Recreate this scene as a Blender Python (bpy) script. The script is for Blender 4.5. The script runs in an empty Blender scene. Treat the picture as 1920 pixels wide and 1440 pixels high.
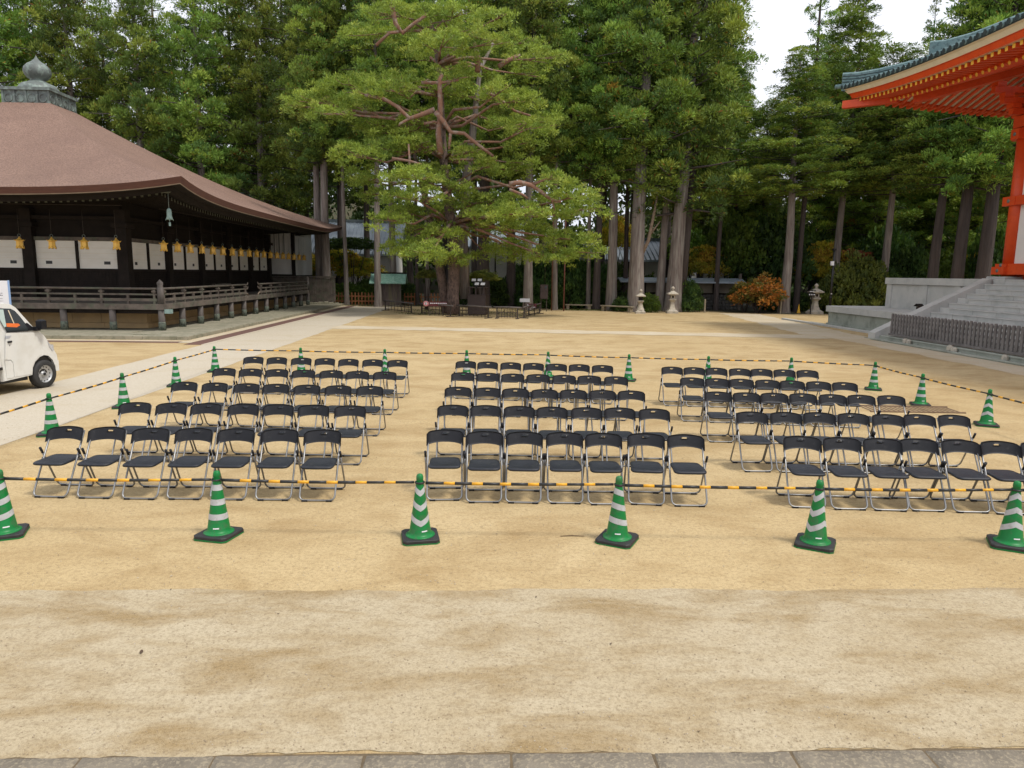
import bpy, bmesh, math, random
import numpy as np
from mathutils import Vector, Matrix
R = math.radians
random.seed(7)
rng = np.random.default_rng(7)
scene = bpy.context.scene
COL = scene.collection

# ------------------------------------------------------------------ camera
CAM_H = 2.75
F_PX = 1331.0                       # focal length in pixels of a 1920 wide frame
pitch, yaw, roll = R(8.9), R(1.81), R(0.7)
_f = np.array([math.sin(yaw)*math.cos(pitch), math.cos(yaw)*math.cos(pitch), -math.sin(pitch)])
_r0 = np.array([math.cos(yaw), -math.sin(yaw), 0.0]); _u0 = np.cross(_r0, _f)
_r = _r0*math.cos(roll) + _u0*math.sin(roll); _u = -_r0*math.sin(roll) + _u0*math.cos(roll)
cam_d = bpy.data.cameras.new('camera'); cam = bpy.data.objects.new('camera', cam_d); COL.objects.link(cam)
cam.matrix_world = Matrix(((_r[0], _u[0], -_f[0], 0), (_r[1], _u[1], -_f[1], 0), (_r[2], _u[2], -_f[2], CAM_H), (0, 0, 0, 1)))
cam_d.sensor_fit = 'HORIZONTAL'; cam_d.sensor_width = 36.0; cam_d.lens = F_PX/1920*36.0
cam_d.clip_start = 0.05; cam_d.clip_end = 2000
scene.camera = cam

# ------------------------------------------------------------------ sky, sun, exposure
SUN_EL, SUN_AZ = R(60), R(-32)      # azimuth of the sun from +X towards +Y (brightest veil behind the camera's right shoulder)
world = bpy.data.worlds.new('World'); scene.world = world; world.use_nodes = True
wn = world.node_tree; wn.nodes.clear()
wo = wn.nodes.new('ShaderNodeOutputWorld'); wb = wn.nodes.new('ShaderNodeBackground')
sky = wn.nodes.new('ShaderNodeTexSky'); sky.sky_type = 'NISHITA'; sky.sun_disc = False
sky.sun_elevation = SUN_EL; sky.sun_rotation = R(90) - SUN_AZ; sky.dust_density = 2.0; sky.air_density = 1.0
wmix = wn.nodes.new('ShaderNodeMix'); wmix.data_type = 'RGBA'
cloud = wn.nodes.new('ShaderNodeTexNoise'); cloud.inputs['Scale'].default_value = 2.2; cloud.inputs['Detail'].default_value = 5
wtc = wn.nodes.new('ShaderNodeTexCoord'); wn.links.new(wtc.outputs['Generated'], cloud.inputs['Vector'])
cr = wn.nodes.new('ShaderNodeValToRGB')
cr.color_ramp.elements[0].position = 0.32; cr.color_ramp.elements[0].color = (4.1, 4.3, 4.9, 1)
cr.color_ramp.elements[1].position = 0.68; cr.color_ramp.elements[1].color = (7.0, 7.0, 7.2, 1)
wn.links.new(cloud.outputs['Fac'], cr.inputs['Fac'])
wmix.inputs['Factor'].default_value = 0.86
wn.links.new(sky.outputs['Color'], wmix.inputs['A']); wn.links.new(cr.outputs['Color'], wmix.inputs['B'])
wn.links.new(wmix.outputs['Result'], wb.inputs['Color']); wb.inputs['Strength'].default_value = 0.1
wn.links.new(wb.outputs['Background'], wo.inputs['Surface'])
sun_d = bpy.data.lights.new('sun', 'SUN'); sun = bpy.data.objects.new('sun', sun_d); COL.objects.link(sun)
sun_d.energy = 1.5; sun_d.angle = R(10); sun_d.color = (1.0, 0.95, 0.86)
_sd = Vector((math.cos(SUN_EL)*math.cos(SUN_AZ), math.cos(SUN_EL)*math.sin(SUN_AZ), math.sin(SUN_EL)))
sun.rotation_euler = _sd.to_track_quat('Z', 'Y').to_euler()
vs = scene.view_settings; vs.view_transform = 'Standard'; vs.look = 'None'; vs.gamma = 1.0; vs.use_curve_mapping = False
vs.exposure = 0.98
scene.render.engine = 'CYCLES'
scene.cycles.max_bounces = 6; scene.cycles.diffuse_bounces = 3; scene.cycles.transmission_bounces = 4
scene.cycles.transparent_max_bounces = 8; scene.cycles.use_denoising = True

# ------------------------------------------------------------------ survey helpers: photograph pixel -> point of the place
def _ray(x, y): return _f*F_PX + _r*(x-960) + _u*(720-y)
def at_ground(x, y, z=0.0):
    d = _ray(x, y); t = (z-CAM_H)/d[2]; return Vector((d[0]*t, d[1]*t, z))
def at_depth(x, y, Y):
    d = _ray(x, y); t = Y/d[1]; return Vector((d[0]*t, Y, CAM_H+d[2]*t))

# ------------------------------------------------------------------ mesh builder
class MB:
    def __init__(s): s.v = []; s.f = []; s.m = []; s.sm = []
    def face(s, idx, mat=0, smooth=False): s.f.append(tuple(idx)); s.m.append(mat); s.sm.append(smooth)
    def quad(s, pts, mat=0):
        b = len(s.v); s.v += [tuple(p) for p in pts]; s.face(range(b, b+len(pts)), mat); return s
    def box(s, x0, x1, y0, y1, z0, z1, mat=0, ch=0.0, M=None):
        b = len(s.v)
        if ch <= 0:
            P = [(x0,y0,z0),(x1,y0,z0),(x1,y1,z0),(x0,y1,z0),(x0,y0,z1),(x1,y0,z1),(x1,y1,z1),(x0,y1,z1)]
            Fs = [(3,2,1,0),(4,5,6,7),(0,1,5,4),(1,2,6,5),(2,3,7,6),(3,0,4,7)]
        else:   # top edges chamfered
            c = ch
            P = [(x0,y0,z0),(x1,y0,z0),(x1,y1,z0),(x0,y1,z0),(x0,y0,z1-c),(x1,y0,z1-c),(x1,y1,z1-c),(x0,y1,z1-c),
                 (x0+c,y0+c,z1),(x1-c,y0+c,z1),(x1-c,y1-c,z1),(x0+c,y1-c,z1)]
            Fs = [(3,2,1,0),(8,9,10,11),(0,1,5,4),(1,2,6,5),(2,3,7,6),(3,0,4,7),(4,5,9,8),(5,6,10,9),(6,7,11,10),(7,4,8,11)]
        if M is not None: P = [tuple(M @ Vector(p)) for p in P]
        s.v += P
        for q in Fs: s.face([b+i for i in q], mat)
        return s
    def beam(s, p, q, w, h, mat=0, up=(0,0,1)):
        """rectangular bar from p to q, w wide, h high"""
        p = Vector(p); q = Vector(q); d = (q-p).normalized(); upv = Vector(up)
        sd = d.cross(upv)
        if sd.length < 1e-4: sd = d.cross(Vector((1,0,0)))
        sd.normalize(); u2 = sd.cross(d)
        b = len(s.v)
        for e in (p, q):
            for a, c in ((-1,-1),(1,-1),(1,1),(-1,1)): s.v.append(tuple(e + sd*(a*w/2) + u2*(c*h/2)))
        for q4 in ((0,1,2,3),(7,6,5,4),(0,4,5,1),(1,5,6,2),(2,6,7,3),(3,7,4,0)): s.face([b+i for i in q4][::-1], mat)
        return s
    def tube(s, pts, r, n=8, mat=0, cap=True, smooth=True, closed=False):
        pts = [Vector(p) for p in pts]; k = len(pts)
        rs = [r]*k if not hasattr(r, '__len__') else list(r)
        b = len(s.v); ref = Vector((0,0,1)); prev = None
        for i, p in enumerate(pts):
            if closed: d = pts[(i+1) % k]-pts[i-1]
            else: d = (pts[min(i+1,k-1)]-pts[max(i-1,0)])
            d = d.normalized() if d.length > 1e-9 else Vector((0,0,1))
            if prev is None:
                a = d.cross(ref) if abs(d.z) < .95 else d.cross(Vector((1,0,0)))
            else: a = prev - d*prev.dot(d)
            a.normalize(); prev = a; c = d.cross(a)
            for j in range(n):
                t = 2*math.pi*j/n; s.v.append(tuple(p + (a*math.cos(t)+c*math.sin(t))*rs[i]))
        for i in range(k if closed else k-1):
            i2 = (i+1) % k
            for j in range(n):
                j2 = (j+1) % n; s.face((b+i*n+j, b+i*n+j2, b+i2*n+j2, b+i2*n+j), mat, smooth)
        if cap and not closed:
            s.face([b+j for j in range(n)][::-1], mat); s.face([b+(k-1)*n+j for j in range(n)], mat)
        return s
    def lathe(s, prof, n=24, c=(0,0,0), mat=0, smooth=True, sx=1, sy=1, rot=0.0, cap=True):
        b = len(s.v); k = len(prof)
        for (r, z) in prof:
            for j in range(n):
                t = 2*math.pi*j/n+rot; s.v.append((c[0]+r*math.cos(t)*sx, c[1]+r*math.sin(t)*sy, c[2]+z))
        for i in range(k-1):
            for j in range(n):
                j2 = (j+1) % n; s.face((b+i*n+j, b+i*n+j2, b+(i+1)*n+j2, b+(i+1)*n+j), mat, smooth)
        if cap and prof[0][0] > 1e-4: s.face([b+j for j in range(n)][::-1], mat)
        if cap and prof[-1][0] > 1e-4: s.face([b+(k-1)*n+j for j in range(n)], mat)
        return s
    def grid(s, fn, nu, nv, mat=0, smooth=True, flip=False, skip=None):
        b = len(s.v)
        for j in range(nv+1):
            for i in range(nu+1): s.v.append(tuple(fn(i/nu, j/nv)))
        for j in range(nv):
            for i in range(nu):
                if skip and skip(i, j): continue
                a = b+j*(nu+1)+i; q = (a, a+1, a+nu+2, a+nu+1)
                s.face(q[::-1] if flip else q, mat, smooth)
        return s
    def extrude(s, poly, y0, y1, mat=0, axis='y'):
        """polygon in the x-z plane pushed from y0 to y1"""
        b = len(s.v); n = len(poly)
        for y in (y0, y1):
            for (a, c) in poly: s.v.append((a, y, c) if axis == 'y' else (y, a, c))
        s.face([b+i for i in range(n)], mat); s.face([b+n+i for i in range(n)][::-1], mat)
        for i in range(n):
            j = (i+1) % n; s.face((b+i, b+n+i, b+n+j, b+j), mat)
        return s
    def mesh(s, name, mats):
        me = bpy.data.meshes.new(name); me.from_pydata(s.v, [], s.f)
        for m in (mats if isinstance(mats, (list, tuple)) else [mats]): me.materials.append(m)
        me.polygons.foreach_set('material_index', s.m); me.polygons.foreach_set('use_smooth', s.sm); me.update()
        return me
    def build(s, name, mats, parent=None, loc=None):
        return link(name, s.mesh(name, mats), parent, loc)

def link(name, me, parent=None, loc=None, rz=None):
    o = bpy.data.objects.new(name, me); COL.objects.link(o)
    if parent is not None: o.parent = parent
    if loc is not None: o.location = loc
    if rz is not None: o.rotation_euler[2] = rz
    return o
def empty(name, loc=(0,0,0), rz=0.0):
    o = bpy.data.objects.new(name, None); COL.objects.link(o); o.location = loc; o.rotation_euler[2] = rz
    o.empty_display_size = 0.2; return o
def tag(o, label=None, cat=None, group=None, kind=None):
    if label: o['label'] = label
    if cat: o['category'] = cat
    if group: o['group'] = group
    if kind: o['kind'] = kind
    return o
def copy_tree(o, parent=None):
    c = o.copy(); COL.objects.link(c); c.parent = parent
    for ch in list(o.children): copy_tree(ch, c)
    return c
ORD = ['', 'first', 'second', 'third', 'fourth', 'fifth', 'sixth', 'seventh', 'eighth', 'ninth', 'tenth', 'eleventh', 'twelfth',
       'thirteenth', 'fourteenth', 'fifteenth', 'sixteenth', 'seventeenth', 'eighteenth', 'nineteenth', 'twentieth', 'twenty-first', 'twenty-second']

# ------------------------------------------------------------------ materials
def surf(name, c1, c2=None, scale=4.0, rough=0.8, bump=0.0, bscale=None, metal=0.0, stretch=(1,1,1), c3=None, s3=40.0, a3=0.4, detail=6, coat=0.0, bdist=0.01, world=False, t3=(0.5, 0.62), spec=0.5):
    """procedural surface: two tones mixed by large noise, a third by fine noise, plus relief"""
    m = bpy.data.materials.new(name); m.use_nodes = True; nt = m.node_tree; N = nt.nodes; L = nt.links
    p = N['Principled BSDF']; p.inputs['Roughness'].default_value = rough; p.inputs['Metallic'].default_value = metal; p.inputs['Specular IOR Level'].default_value = spec
    if coat: p.inputs['Coat Weight'].default_value = coat
    tc = N.new('ShaderNodeTexCoord'); mp = N.new('ShaderNodeMapping'); mp.inputs['Scale'].default_value = stretch
    if world:
        g = N.new('ShaderNodeNewGeometry'); L.new(g.outputs['Position'], mp.inputs['Vector'])
    else: L.new(tc.outputs['Object'], mp.inputs['Vector'])
    def noise(sc, det=detail):
        n = N.new('ShaderNodeTexNoise'); n.inputs['Scale'].default_value = sc; n.inputs['Detail'].default_value = det; n.inputs['Roughness'].default_value = 0.6
        L.new(mp.outputs['Vector'], n.inputs['Vector']); return n
    def mix(fac, a, b):
        x = N.new('ShaderNodeMix'); x.data_type = 'RGBA'
        L.new(fac, x.inputs['Factor'])
        for k, v in (('A', a), ('B', b)):
            if isinstance(v, tuple): x.inputs[k].default_value = (*v, 1)
            else: L.new(v, x.inputs[k])
        return x.outputs['Result']
    col = None
    if c2 is not None:
        n1 = noise(scale); r1 = N.new('ShaderNodeMapRange'); r1.inputs['From Min'].default_value = 0.33; r1.inputs['From Max'].default_value = 0.67
        L.new(n1.outputs['Fac'], r1.inputs['Value']); col = mix(r1.outputs['Result'], c1, c2)
    if c3 is not None:
        n3 = noise(s3, 3); r3 = N.new('ShaderNodeMapRange'); r3.inputs['From Min'].default_value = t3[0]; r3.inputs['From Max'].default_value = t3[1]
        r3.inputs['To Max'].default_value = a3
        L.new(n3.outputs['Fac'], r3.inputs['Value']); col = mix(r3.outputs['Result'], col if col is not None else c1, c3)
    if col is None: p.inputs['Base Color'].default_value = (*c1, 1)
    else: L.new(col, p.inputs['Base Color'])
    if bump:
        nb = noise(bscale or scale*6, 5); bn = N.new('ShaderNodeBump'); bn.inputs['Strength'].default_value = bump; bn.inputs['Distance'].default_value = bdist
        L.new(nb.outputs['Fac'], bn.inputs['Height']); L.new(bn.outputs['Normal'], p.inputs['Normal'])
    return m
def leafmat(name, trans=0.35, rough=0.6, tint=(1.25, 1.2, 0.55)):
    m = bpy.data.materials.new(name); m.use_nodes = True; nt = m.node_tree; N = nt.nodes; L = nt.links
    p = N['Principled BSDF']; p.inputs['Roughness'].default_value = rough; p.inputs['Specular IOR Level'].default_value = 0.25
    at = N.new('ShaderNodeAttribute'); at.attribute_name = 'leaf'
    oi = N.new('ShaderNodeObjectInfo'); hs = N.new('ShaderNodeHueSaturation')
    mr = N.new('ShaderNodeMapRange'); mr.inputs['To Min'].default_value = 0.72; mr.inputs['To Max'].default_value = 1.22
    L.new(oi.outputs['Random'], mr.inputs['Value']); L.new(mr.outputs['Result'], hs.inputs['Value'])
    mr2 = N.new('ShaderNodeMapRange'); mr2.inputs['To Min'].default_value = 0.487; mr2.inputs['To Max'].default_value = 0.518
    L.new(oi.outputs['Random'], mr2.inputs['Value']); L.new(mr2.outputs['Result'], hs.inputs['Hue'])
    L.new(at.outputs['Color'], hs.inputs['Color']); L.new(hs.outputs['Color'], p.inputs['Base Color'])
    tr = N.new('ShaderNodeBsdfTranslucent'); vm = N.new('ShaderNodeMix'); vm.data_type = 'RGBA'; vm.blend_type = 'MULTIPLY'; vm.inputs['Factor'].default_value = 1
    vm.inputs['B'].default_value = (*tint, 1); L.new(hs.outputs['Color'], vm.inputs['A']); L.new(vm.outputs['Result'], tr.inputs['Color'])
    ms = N.new('ShaderNodeMixShader'); ms.inputs['Fac'].default_value = trans
    L.new(p.outputs['BSDF'], ms.inputs[1]); L.new(tr.outputs['BSDF'], ms.inputs[2]); L.new(ms.outputs['Shader'], N['Material Output'].inputs['Surface'])
    return m

M = {}
M['black_plastic'] = surf('black_plastic', (0.007, 0.0075, 0.010), (0.011, 0.0115, 0.015), 9, 0.5, 0.15, 220, spec=0.3, world=True, c3=(0.045,0.043,0.042), s3=22, a3=0.5, t3=(.60,.75))
M['black_vinyl'] = surf('black_vinyl', (0.009, 0.011, 0.017), (0.014, 0.017, 0.024), 6, 0.47, 0.2, 300, spec=0.4, world=True, c3=(0.05,0.047,0.042), s3=15, a3=0.45, t3=(.56,.75))
M['steel'] = surf('steel_tube', (0.31, 0.31, 0.31), (0.24, 0.24, 0.235), 12, 0.42, metal=0.8)
M['rubber'] = surf('black_rubber', (0.012, 0.012, 0.014), (0.024, 0.023, 0.023), 8, 0.6, 0.4, 120)
M['cone_green'] = surf('cone_green', (0.003, 0.15, 0.030), (0.006, 0.18, 0.042), 5, 0.42, spec=0.3, c3=(0.055, 0.12, 0.055), s3=14, a3=0.55, world=True)
M['reflect'] = surf('reflective_tape', (0.46, 0.47, 0.48), (0.38, 0.385, 0.39), 9, 0.45, c3=(0.27,0.25,0.22), s3=16, a3=0.5, world=True, t3=(.55,.72))
M['cone_yellow'] = surf('cone_yellow', (0.75, 0.42, 0.02), (0.65, 0.36, 0.02), 5, 0.5)
M['bar_black'] = surf('bar_black', (0.012, 0.012, 0.012), (0.022, 0.021, 0.02), 12, 0.45)
M['bar_yellow'] = surf('bar_yellow', (0.72, 0.36, 0.015), (0.64, 0.31, 0.012), 12, 0.45)
M['wood_grey'] = surf('weathered_wood', (0.15, 0.122, 0.10), (0.07, 0.056, 0.046), 3, 0.85, 0.5, 18, stretch=(1,1,1), c3=(0.09, 0.105, 0.07), s3=2.2, a3=0.6)
M['fence_wood'] = surf('grey_picket_wood', (0.20, 0.182, 0.172), (0.12, 0.108, 0.102), 3, 0.85, 0.5, 18, world=True)
M['wood_dark'] = surf('dark_wood', (0.011, 0.008, 0.006), (0.021, 0.0145, 0.011), 3, 0.8, 0.3, 22, spec=0.25)
M['wood_post'] = surf('post_wood', (0.13, 0.11, 0.10), (0.07, 0.062, 0.056), 4, 0.85, 0.5, 20, stretch=(1,1,.25))
M['verdigris'] = surf('verdigris_shoe', (0.07, 0.10, 0.08), (0.15, 0.16, 0.12), 7, 0.7, 0.3, 40, c3=(0.035,0.04,0.035), s3=10, a3=0.8)
M['bark_roof'] = None
M['white_paper'] = surf('white_shutter', (0.82, 0.79, 0.72), (0.74, 0.71, 0.64), 1.2, 0.85, stretch=(1,1,3))
M['gold'] = surf('gilt_metal', (0.80, 0.50, 0.10), (0.72, 0.42, 0.07), 10, 0.42, 0.3, 60, metal=0.15)
M['bronze_green'] = surf('patinated_bronze', (0.16, 0.19, 0.175), (0.085, 0.095, 0.09), 2.2, 0.6, 0.3, 20, metal=0.15, c3=(0.26,0.33,0.29), s3=3.0, a3=0.6)
M['bell_green'] = surf('pale_verdigris', (0.26, 0.36, 0.33), (0.17, 0.25, 0.23), 8, 0.6)
M['red'] = surf('vermilion_paint', (0.68, 0.075, 0.009), (0.60, 0.06, 0.008), 1.5, 0.5, 0.06, 30, c3=(0.50,0.05,0.009), s3=5, a3=0.4)
M['yellow_end'] = surf('yellow_ochre_paint', (0.85, 0.48, 0.06), (0.75, 0.40, 0.05), 5, 0.55)
M['cream'] = surf('cream_board', (0.72, 0.63, 0.46), (0.64, 0.55, 0.39), 2, 0.75)
M['white_plaster'] = surf('white_plaster', (0.76, 0.74, 0.70), (0.68, 0.66, 0.62), 1.0, 0.9, 0.1, 30)
M['tile_green'] = surf('green_roof_tile', (0.11, 0.19, 0.20), (0.17, 0.25, 0.25), 1.6, 0.8, 0.3, 25, c3=(0.055,0.085,0.09), s3=7, a3=0.6)
M['tile_dark'] = surf('tile_end', (0.018, 0.03, 0.034), (0.035, 0.055, 0.06), 6, 0.6)
M['tile_blue'] = surf('blue_grey_tile', (0.22, 0.27, 0.32), (0.30, 0.35, 0.39), 1.5, 0.5, 0.3, 16)
M['granite'] = surf('pale_granite', (0.50, 0.49, 0.46), (0.42, 0.42, 0.40), 1.3, 0.85, 0.15, 60, c3=(0.27,0.28,0.26), s3=1.4, a3=0.5, world=True, t3=(0.54, 0.72))
M['granite_mossy'] = surf('stained_granite', (0.36, 0.37, 0.32), (0.27, 0.29, 0.24), 1.2, 0.85, 0.25, 50, c3=(0.13,0.14,0.11), s3=1.6, a3=0.6, world=True, t3=(0.48, 0.7))
M['plinth_stone'] = surf('plinth_stone', (0.30, 0.27, 0.20), (0.22, 0.21, 0.15), 1.2, 0.9, 0.4, 30, c3=(0.14,0.14,0.09), s3=4, a3=0.6, world=True)
M['found_stone'] = surf('foundation_stone', (0.46, 0.31, 0.15), (0.36, 0.25, 0.13), 2.0, 0.9, 0.4, 30, world=True)
M['slab_stone'] = surf('paving_stone', (0.235, 0.20, 0.15), (0.165, 0.14, 0.105), 4.5, 0.9, 1.0, 45, c3=(0.32,0.27,0.19), s3=45, a3=0.8, world=True, bdist=0.012)
M['drain_red'] = surf('drain_grating', (0.15, 0.075, 0.058), (0.11, 0.058, 0.046), 5, 0.8, 0.4, 60, world=True)
M['rust'] = surf('rusty_iron', (0.15, 0.065, 0.03), (0.09, 0.045, 0.028), 6, 0.85, 0.3, 30)
M['iron_dark'] = surf('dark_iron', (0.035, 0.027, 0.022), (0.055, 0.04, 0.03), 8, 0.7)
M['brown_box'] = surf('brown_steel', (0.036, 0.022, 0.019), (0.05, 0.03, 0.026), 5, 0.55)
M['white_paint'] = surf('white_car_paint', (0.66, 0.655, 0.62), (0.61, 0.60, 0.56), 0.8, 0.35, coat=0.4, c3=(0.50,0.47,0.40), s3=3.5, a3=0.25)
M['glass_dark'] = surf('car_glass', (0.012, 0.016, 0.016), None, rough=0.05)
M['lamp_glass'] = surf('lamp_glass', (0.50, 0.50, 0.50), (0.30, 0.30, 0.32), 9, 0.12)
M['tyre'] = surf('tyre_rubber', (0.018, 0.018, 0.019), (0.03, 0.029, 0.027), 10, 0.75)
M['wheel_steel'] = surf('wheel_steel', (0.48, 0.48, 0.47), (0.38, 0.38, 0.38), 8, 0.4, metal=0.5)
M['orange'] = surf('orange_cloth', (0.75, 0.17, 0.03), (0.65, 0.13, 0.02), 5, 0.7)
M['sign_white'] = surf('sign_white', (0.74, 0.74, 0.76), (0.70, 0.70, 0.73), 3, 0.6)
M['ink'] = surf('ink', (0.09, 0.09, 0.10), None, rough=0.7)
M['sign_maroon'] = surf('sign_maroon', (0.10, 0.012, 0.016), None, rough=0.55)
M['sign_red'] = surf('sign_red', (0.55, 0.02, 0.03), None, rough=0.5)
M['sign_blue'] = surf('banner_blue', (0.05, 0.12, 0.30), (0.04, 0.10, 0.25), 4, 0.7)
M['black_metal'] = surf('black_metal', (0.010, 0.010, 0.011), (0.018, 0.017, 0.016), 6, 0.45)
M['orange_wood'] = surf('orange_fence_wood', (0.32, 0.125, 0.045), (0.24, 0.10, 0.04), 4, 0.8, 0.3, 25)
M['copper_green'] = surf('copper_sheet', (0.10, 0.22, 0.17), (0.15, 0.28, 0.22), 3, 0.6, 0.15, 20, c3=(0.24,0.35,0.29), s3=7, a3=0.7)
M['shed_wood'] = surf('shed_boards', (0.075, 0.058, 0.055), (0.13, 0.10, 0.09), 3, 0.85, 0.4, 20, stretch=(4,4,.4), c3=(0.17,0.16,0.08), s3=1.2, a3=0.5)
M['lantern_stone'] = surf('lantern_stone', (0.50, 0.44, 0.35), (0.38, 0.34, 0.28), 5, 0.9, 0.4, 40, c3=(0.28,0.27,0.22), s3=8, a3=0.6)
M['bench_wood'] = surf('bench_wood', (0.30, 0.25, 0.17), (0.21, 0.18, 0.13), 3, 0.85, 0.4, 25, stretch=(.3,3,3))
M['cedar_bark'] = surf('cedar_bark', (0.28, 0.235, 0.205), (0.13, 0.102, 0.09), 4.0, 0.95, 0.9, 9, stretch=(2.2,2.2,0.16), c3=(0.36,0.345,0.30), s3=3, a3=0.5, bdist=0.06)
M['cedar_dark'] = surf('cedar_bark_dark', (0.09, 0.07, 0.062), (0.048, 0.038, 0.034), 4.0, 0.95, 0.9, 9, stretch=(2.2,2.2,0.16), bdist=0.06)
M['pine_bark'] = surf('pine_bark', (0.20, 0.135, 0.11), (0.10, 0.07, 0.06), 4.5, 0.95, 1.0, 9, stretch=(1.6,1.6,0.7), c3=(0.05,0.037,0.033), s3=7, a3=0.8, bdist=0.06)
M['pine_limb'] = surf('pine_limb_bark', (0.27, 0.135, 0.085), (0.16, 0.095, 0.07), 3.5, 0.9, 0.7, 12, c3=(0.34,0.28,0.23), s3=3.5, a3=0.6, bdist=0.03)
M['cedar_leaf'] = leafmat('cedar_foliage', 0.18)
M['pine_leaf'] = leafmat('pine_needles', 0.22)
M['shrub_leaf'] = leafmat('shrub_foliage', 0.35)
M['forest_leaf'] = leafmat('forest_foliage', 0.25)
M['stone_wall'] = surf('dry_stone', (0.10, 0.095, 0.085), (0.055, 0.052, 0.048), 2.5, 0.9, 0.5, 20)
M['beige_wall'] = surf('beige_plaster', (0.22, 0.19, 0.14), (0.16, 0.14, 0.11), 1.5, 0.9)
M['soil'] = surf('forest_floor', (0.07, 0.055, 0.03), (0.045, 0.05, 0.02), 1.1, 0.95, 0.6, 12, world=True)
M['grass'] = leafmat('grass_blades', 0.3)

# ================================================================== ground
def sand(name, base, pale, dark, grain, amt_pale=(0.45, 0.62), big=0.22, mid=1.1, rough=0.95, grain_amt=0.55, streak=1.0, bump=0.35, gscale=75.0):
    m = bpy.data.materials.new(name); m.use_nodes = True; nt = m.node_tree; N = nt.nodes; L = nt.links
    p = N['Principled BSDF']; p.inputs['Roughness'].default_value = rough; p.inputs['Specular IOR Level'].default_value = 0.15
    g = N.new('ShaderNodeNewGeometry')
    def noise(sc, det=5, st=(1,1,1), ro=0.6, dist=0.0):
        mp = N.new('ShaderNodeMapping'); mp.inputs['Scale'].default_value = st; L.new(g.outputs['Position'], mp.inputs['Vector'])
        n = N.new('ShaderNodeTexNoise'); n.inputs['Scale'].default_value = sc; n.inputs['Detail'].default_value = det; n.inputs['Roughness'].default_value = ro
        n.inputs['Distortion'].default_value = dist; L.new(mp.outputs['Vector'], n.inputs['Vector']); return n.outputs['Fac']
    def rng_(v, a, b, lo=0.0, hi=1.0):
        r = N.new('ShaderNodeMapRange'); r.inputs['From Min'].default_value = a; r.inputs['From Max'].default_value = b
        r.inputs['To Min'].default_value = lo; r.inputs['To Max'].default_value = hi; L.new(v, r.inputs['Value']); return r.outputs['Result']
    def mix(fac, a, b):
        x = N.new('ShaderNodeMix'); x.data_type = 'RGBA'; L.new(fac, x.inputs['Factor'])
        for k, v in (('A', a), ('B', b)):
            if isinstance(v, tuple): x.inputs[k].default_value = (*v, 1)
            else: L.new(v, x.inputs[k])
        return x.outputs['Result']
    c = mix(rng_(noise(big, 5), 0.35, 0.65), base, pale)
    c = mix(rng_(noise(mid, 7, (0.7*streak, 1.0, 1), 0.65, 0.4), amt_pale[0], amt_pale[1]), c, dark)
    c = mix(rng_(noise(5.5, 5, (0.6, 1, 1)), 0.48, 0.70, 0, 0.30), c, dark)
    c = mix(rng_(noise(19.0, 4), 0.47, 0.66, 0, 0.24), c, grain)
    c = mix(rng_(noise(gscale*0.28, 4), 0.48, 0.66, 0, 0.36), c, grain)
    c = mix(rng_(noise(gscale, 2), 0.52, 0.66, 0, grain_amt), c, grain)
    c = mix(rng_(noise(gscale*1.7, 2), 0.56, 0.70, 0, 0.5), c, tuple(min(1, x*1.45) for x in pale))
    L.new(c, p.inputs['Base Color'])
    b = N.new('ShaderNodeBump'); b.inputs['Strength'].default_value = bump; b.inputs['Distance'].default_value = 0.02
    ad = N.new('ShaderNodeMath'); ad.operation = 'MULTIPLY_ADD'; ad.inputs[1].default_value = 0.35
    L.new(noise(gscale*0.8, 4), ad.inputs[0]); L.new(noise(6.0, 6), ad.inputs[2]); L.new(ad.outputs[0], b.inputs['Height'])
    L.new(b.outputs['Normal'], p.inputs['Normal']); return m
M['sand'] = sand('courtyard_sand', (0.471, 0.354, 0.187), (0.529, 0.411, 0.233), (0.345, 0.239, 0.113), (0.184, 0.124, 0.060), amt_pale=(0.45, 0.70), gscale=110, bump=0.8)
M['strip'] = sand('packed_strip', (0.417, 0.343, 0.224), (0.459, 0.390, 0.271), (0.293, 0.211, 0.106), (0.123, 0.081, 0.039), amt_pale=(0.46, 0.66), big=0.7, mid=2.1, streak=0.6, grain_amt=0.34, bump=0.35, gscale=170)
M['path'] = sand('concrete_path', (0.459, 0.403, 0.314), (0.482, 0.431, 0.347), (0.414, 0.347, 0.246), (0.302, 0.252, 0.174), amt_pale=(0.52, 0.75), big=0.15, mid=0.8, grain_amt=0.25, bump=0.1)
M['path_sandy'] = sand('sandy_path', (0.504, 0.437, 0.325), (0.538, 0.476, 0.364), (0.459, 0.370, 0.241), (0.325, 0.246, 0.146), amt_pale=(0.46, 0.66), big=0.3, mid=0.7, grain_amt=0.3, bump=0.15)

ground = MB()
ground.grid(lambda u, v: (-150+300*u, -12+172*v, 0.0 if v < .45 else 0.0), 30, 20, smooth=False)
tag(ground.build('ground', M['sand']), kind='structure')
floor = MB()
def _ff(u, v):
    x = -150+300*u; y0 = 58.3+0.6*math.sin(x*.5)+0.5*math.sin(x*1.3+1)
    if x > 13: y0 -= min(6.0, (x-13)*.9)
    return (x, y0+(158-y0)*v, 0.006)
floor.grid(_ff, 150, 4, smooth=False)
tag(floor.build('forest_floor', M['soil']), kind='structure')

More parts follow.
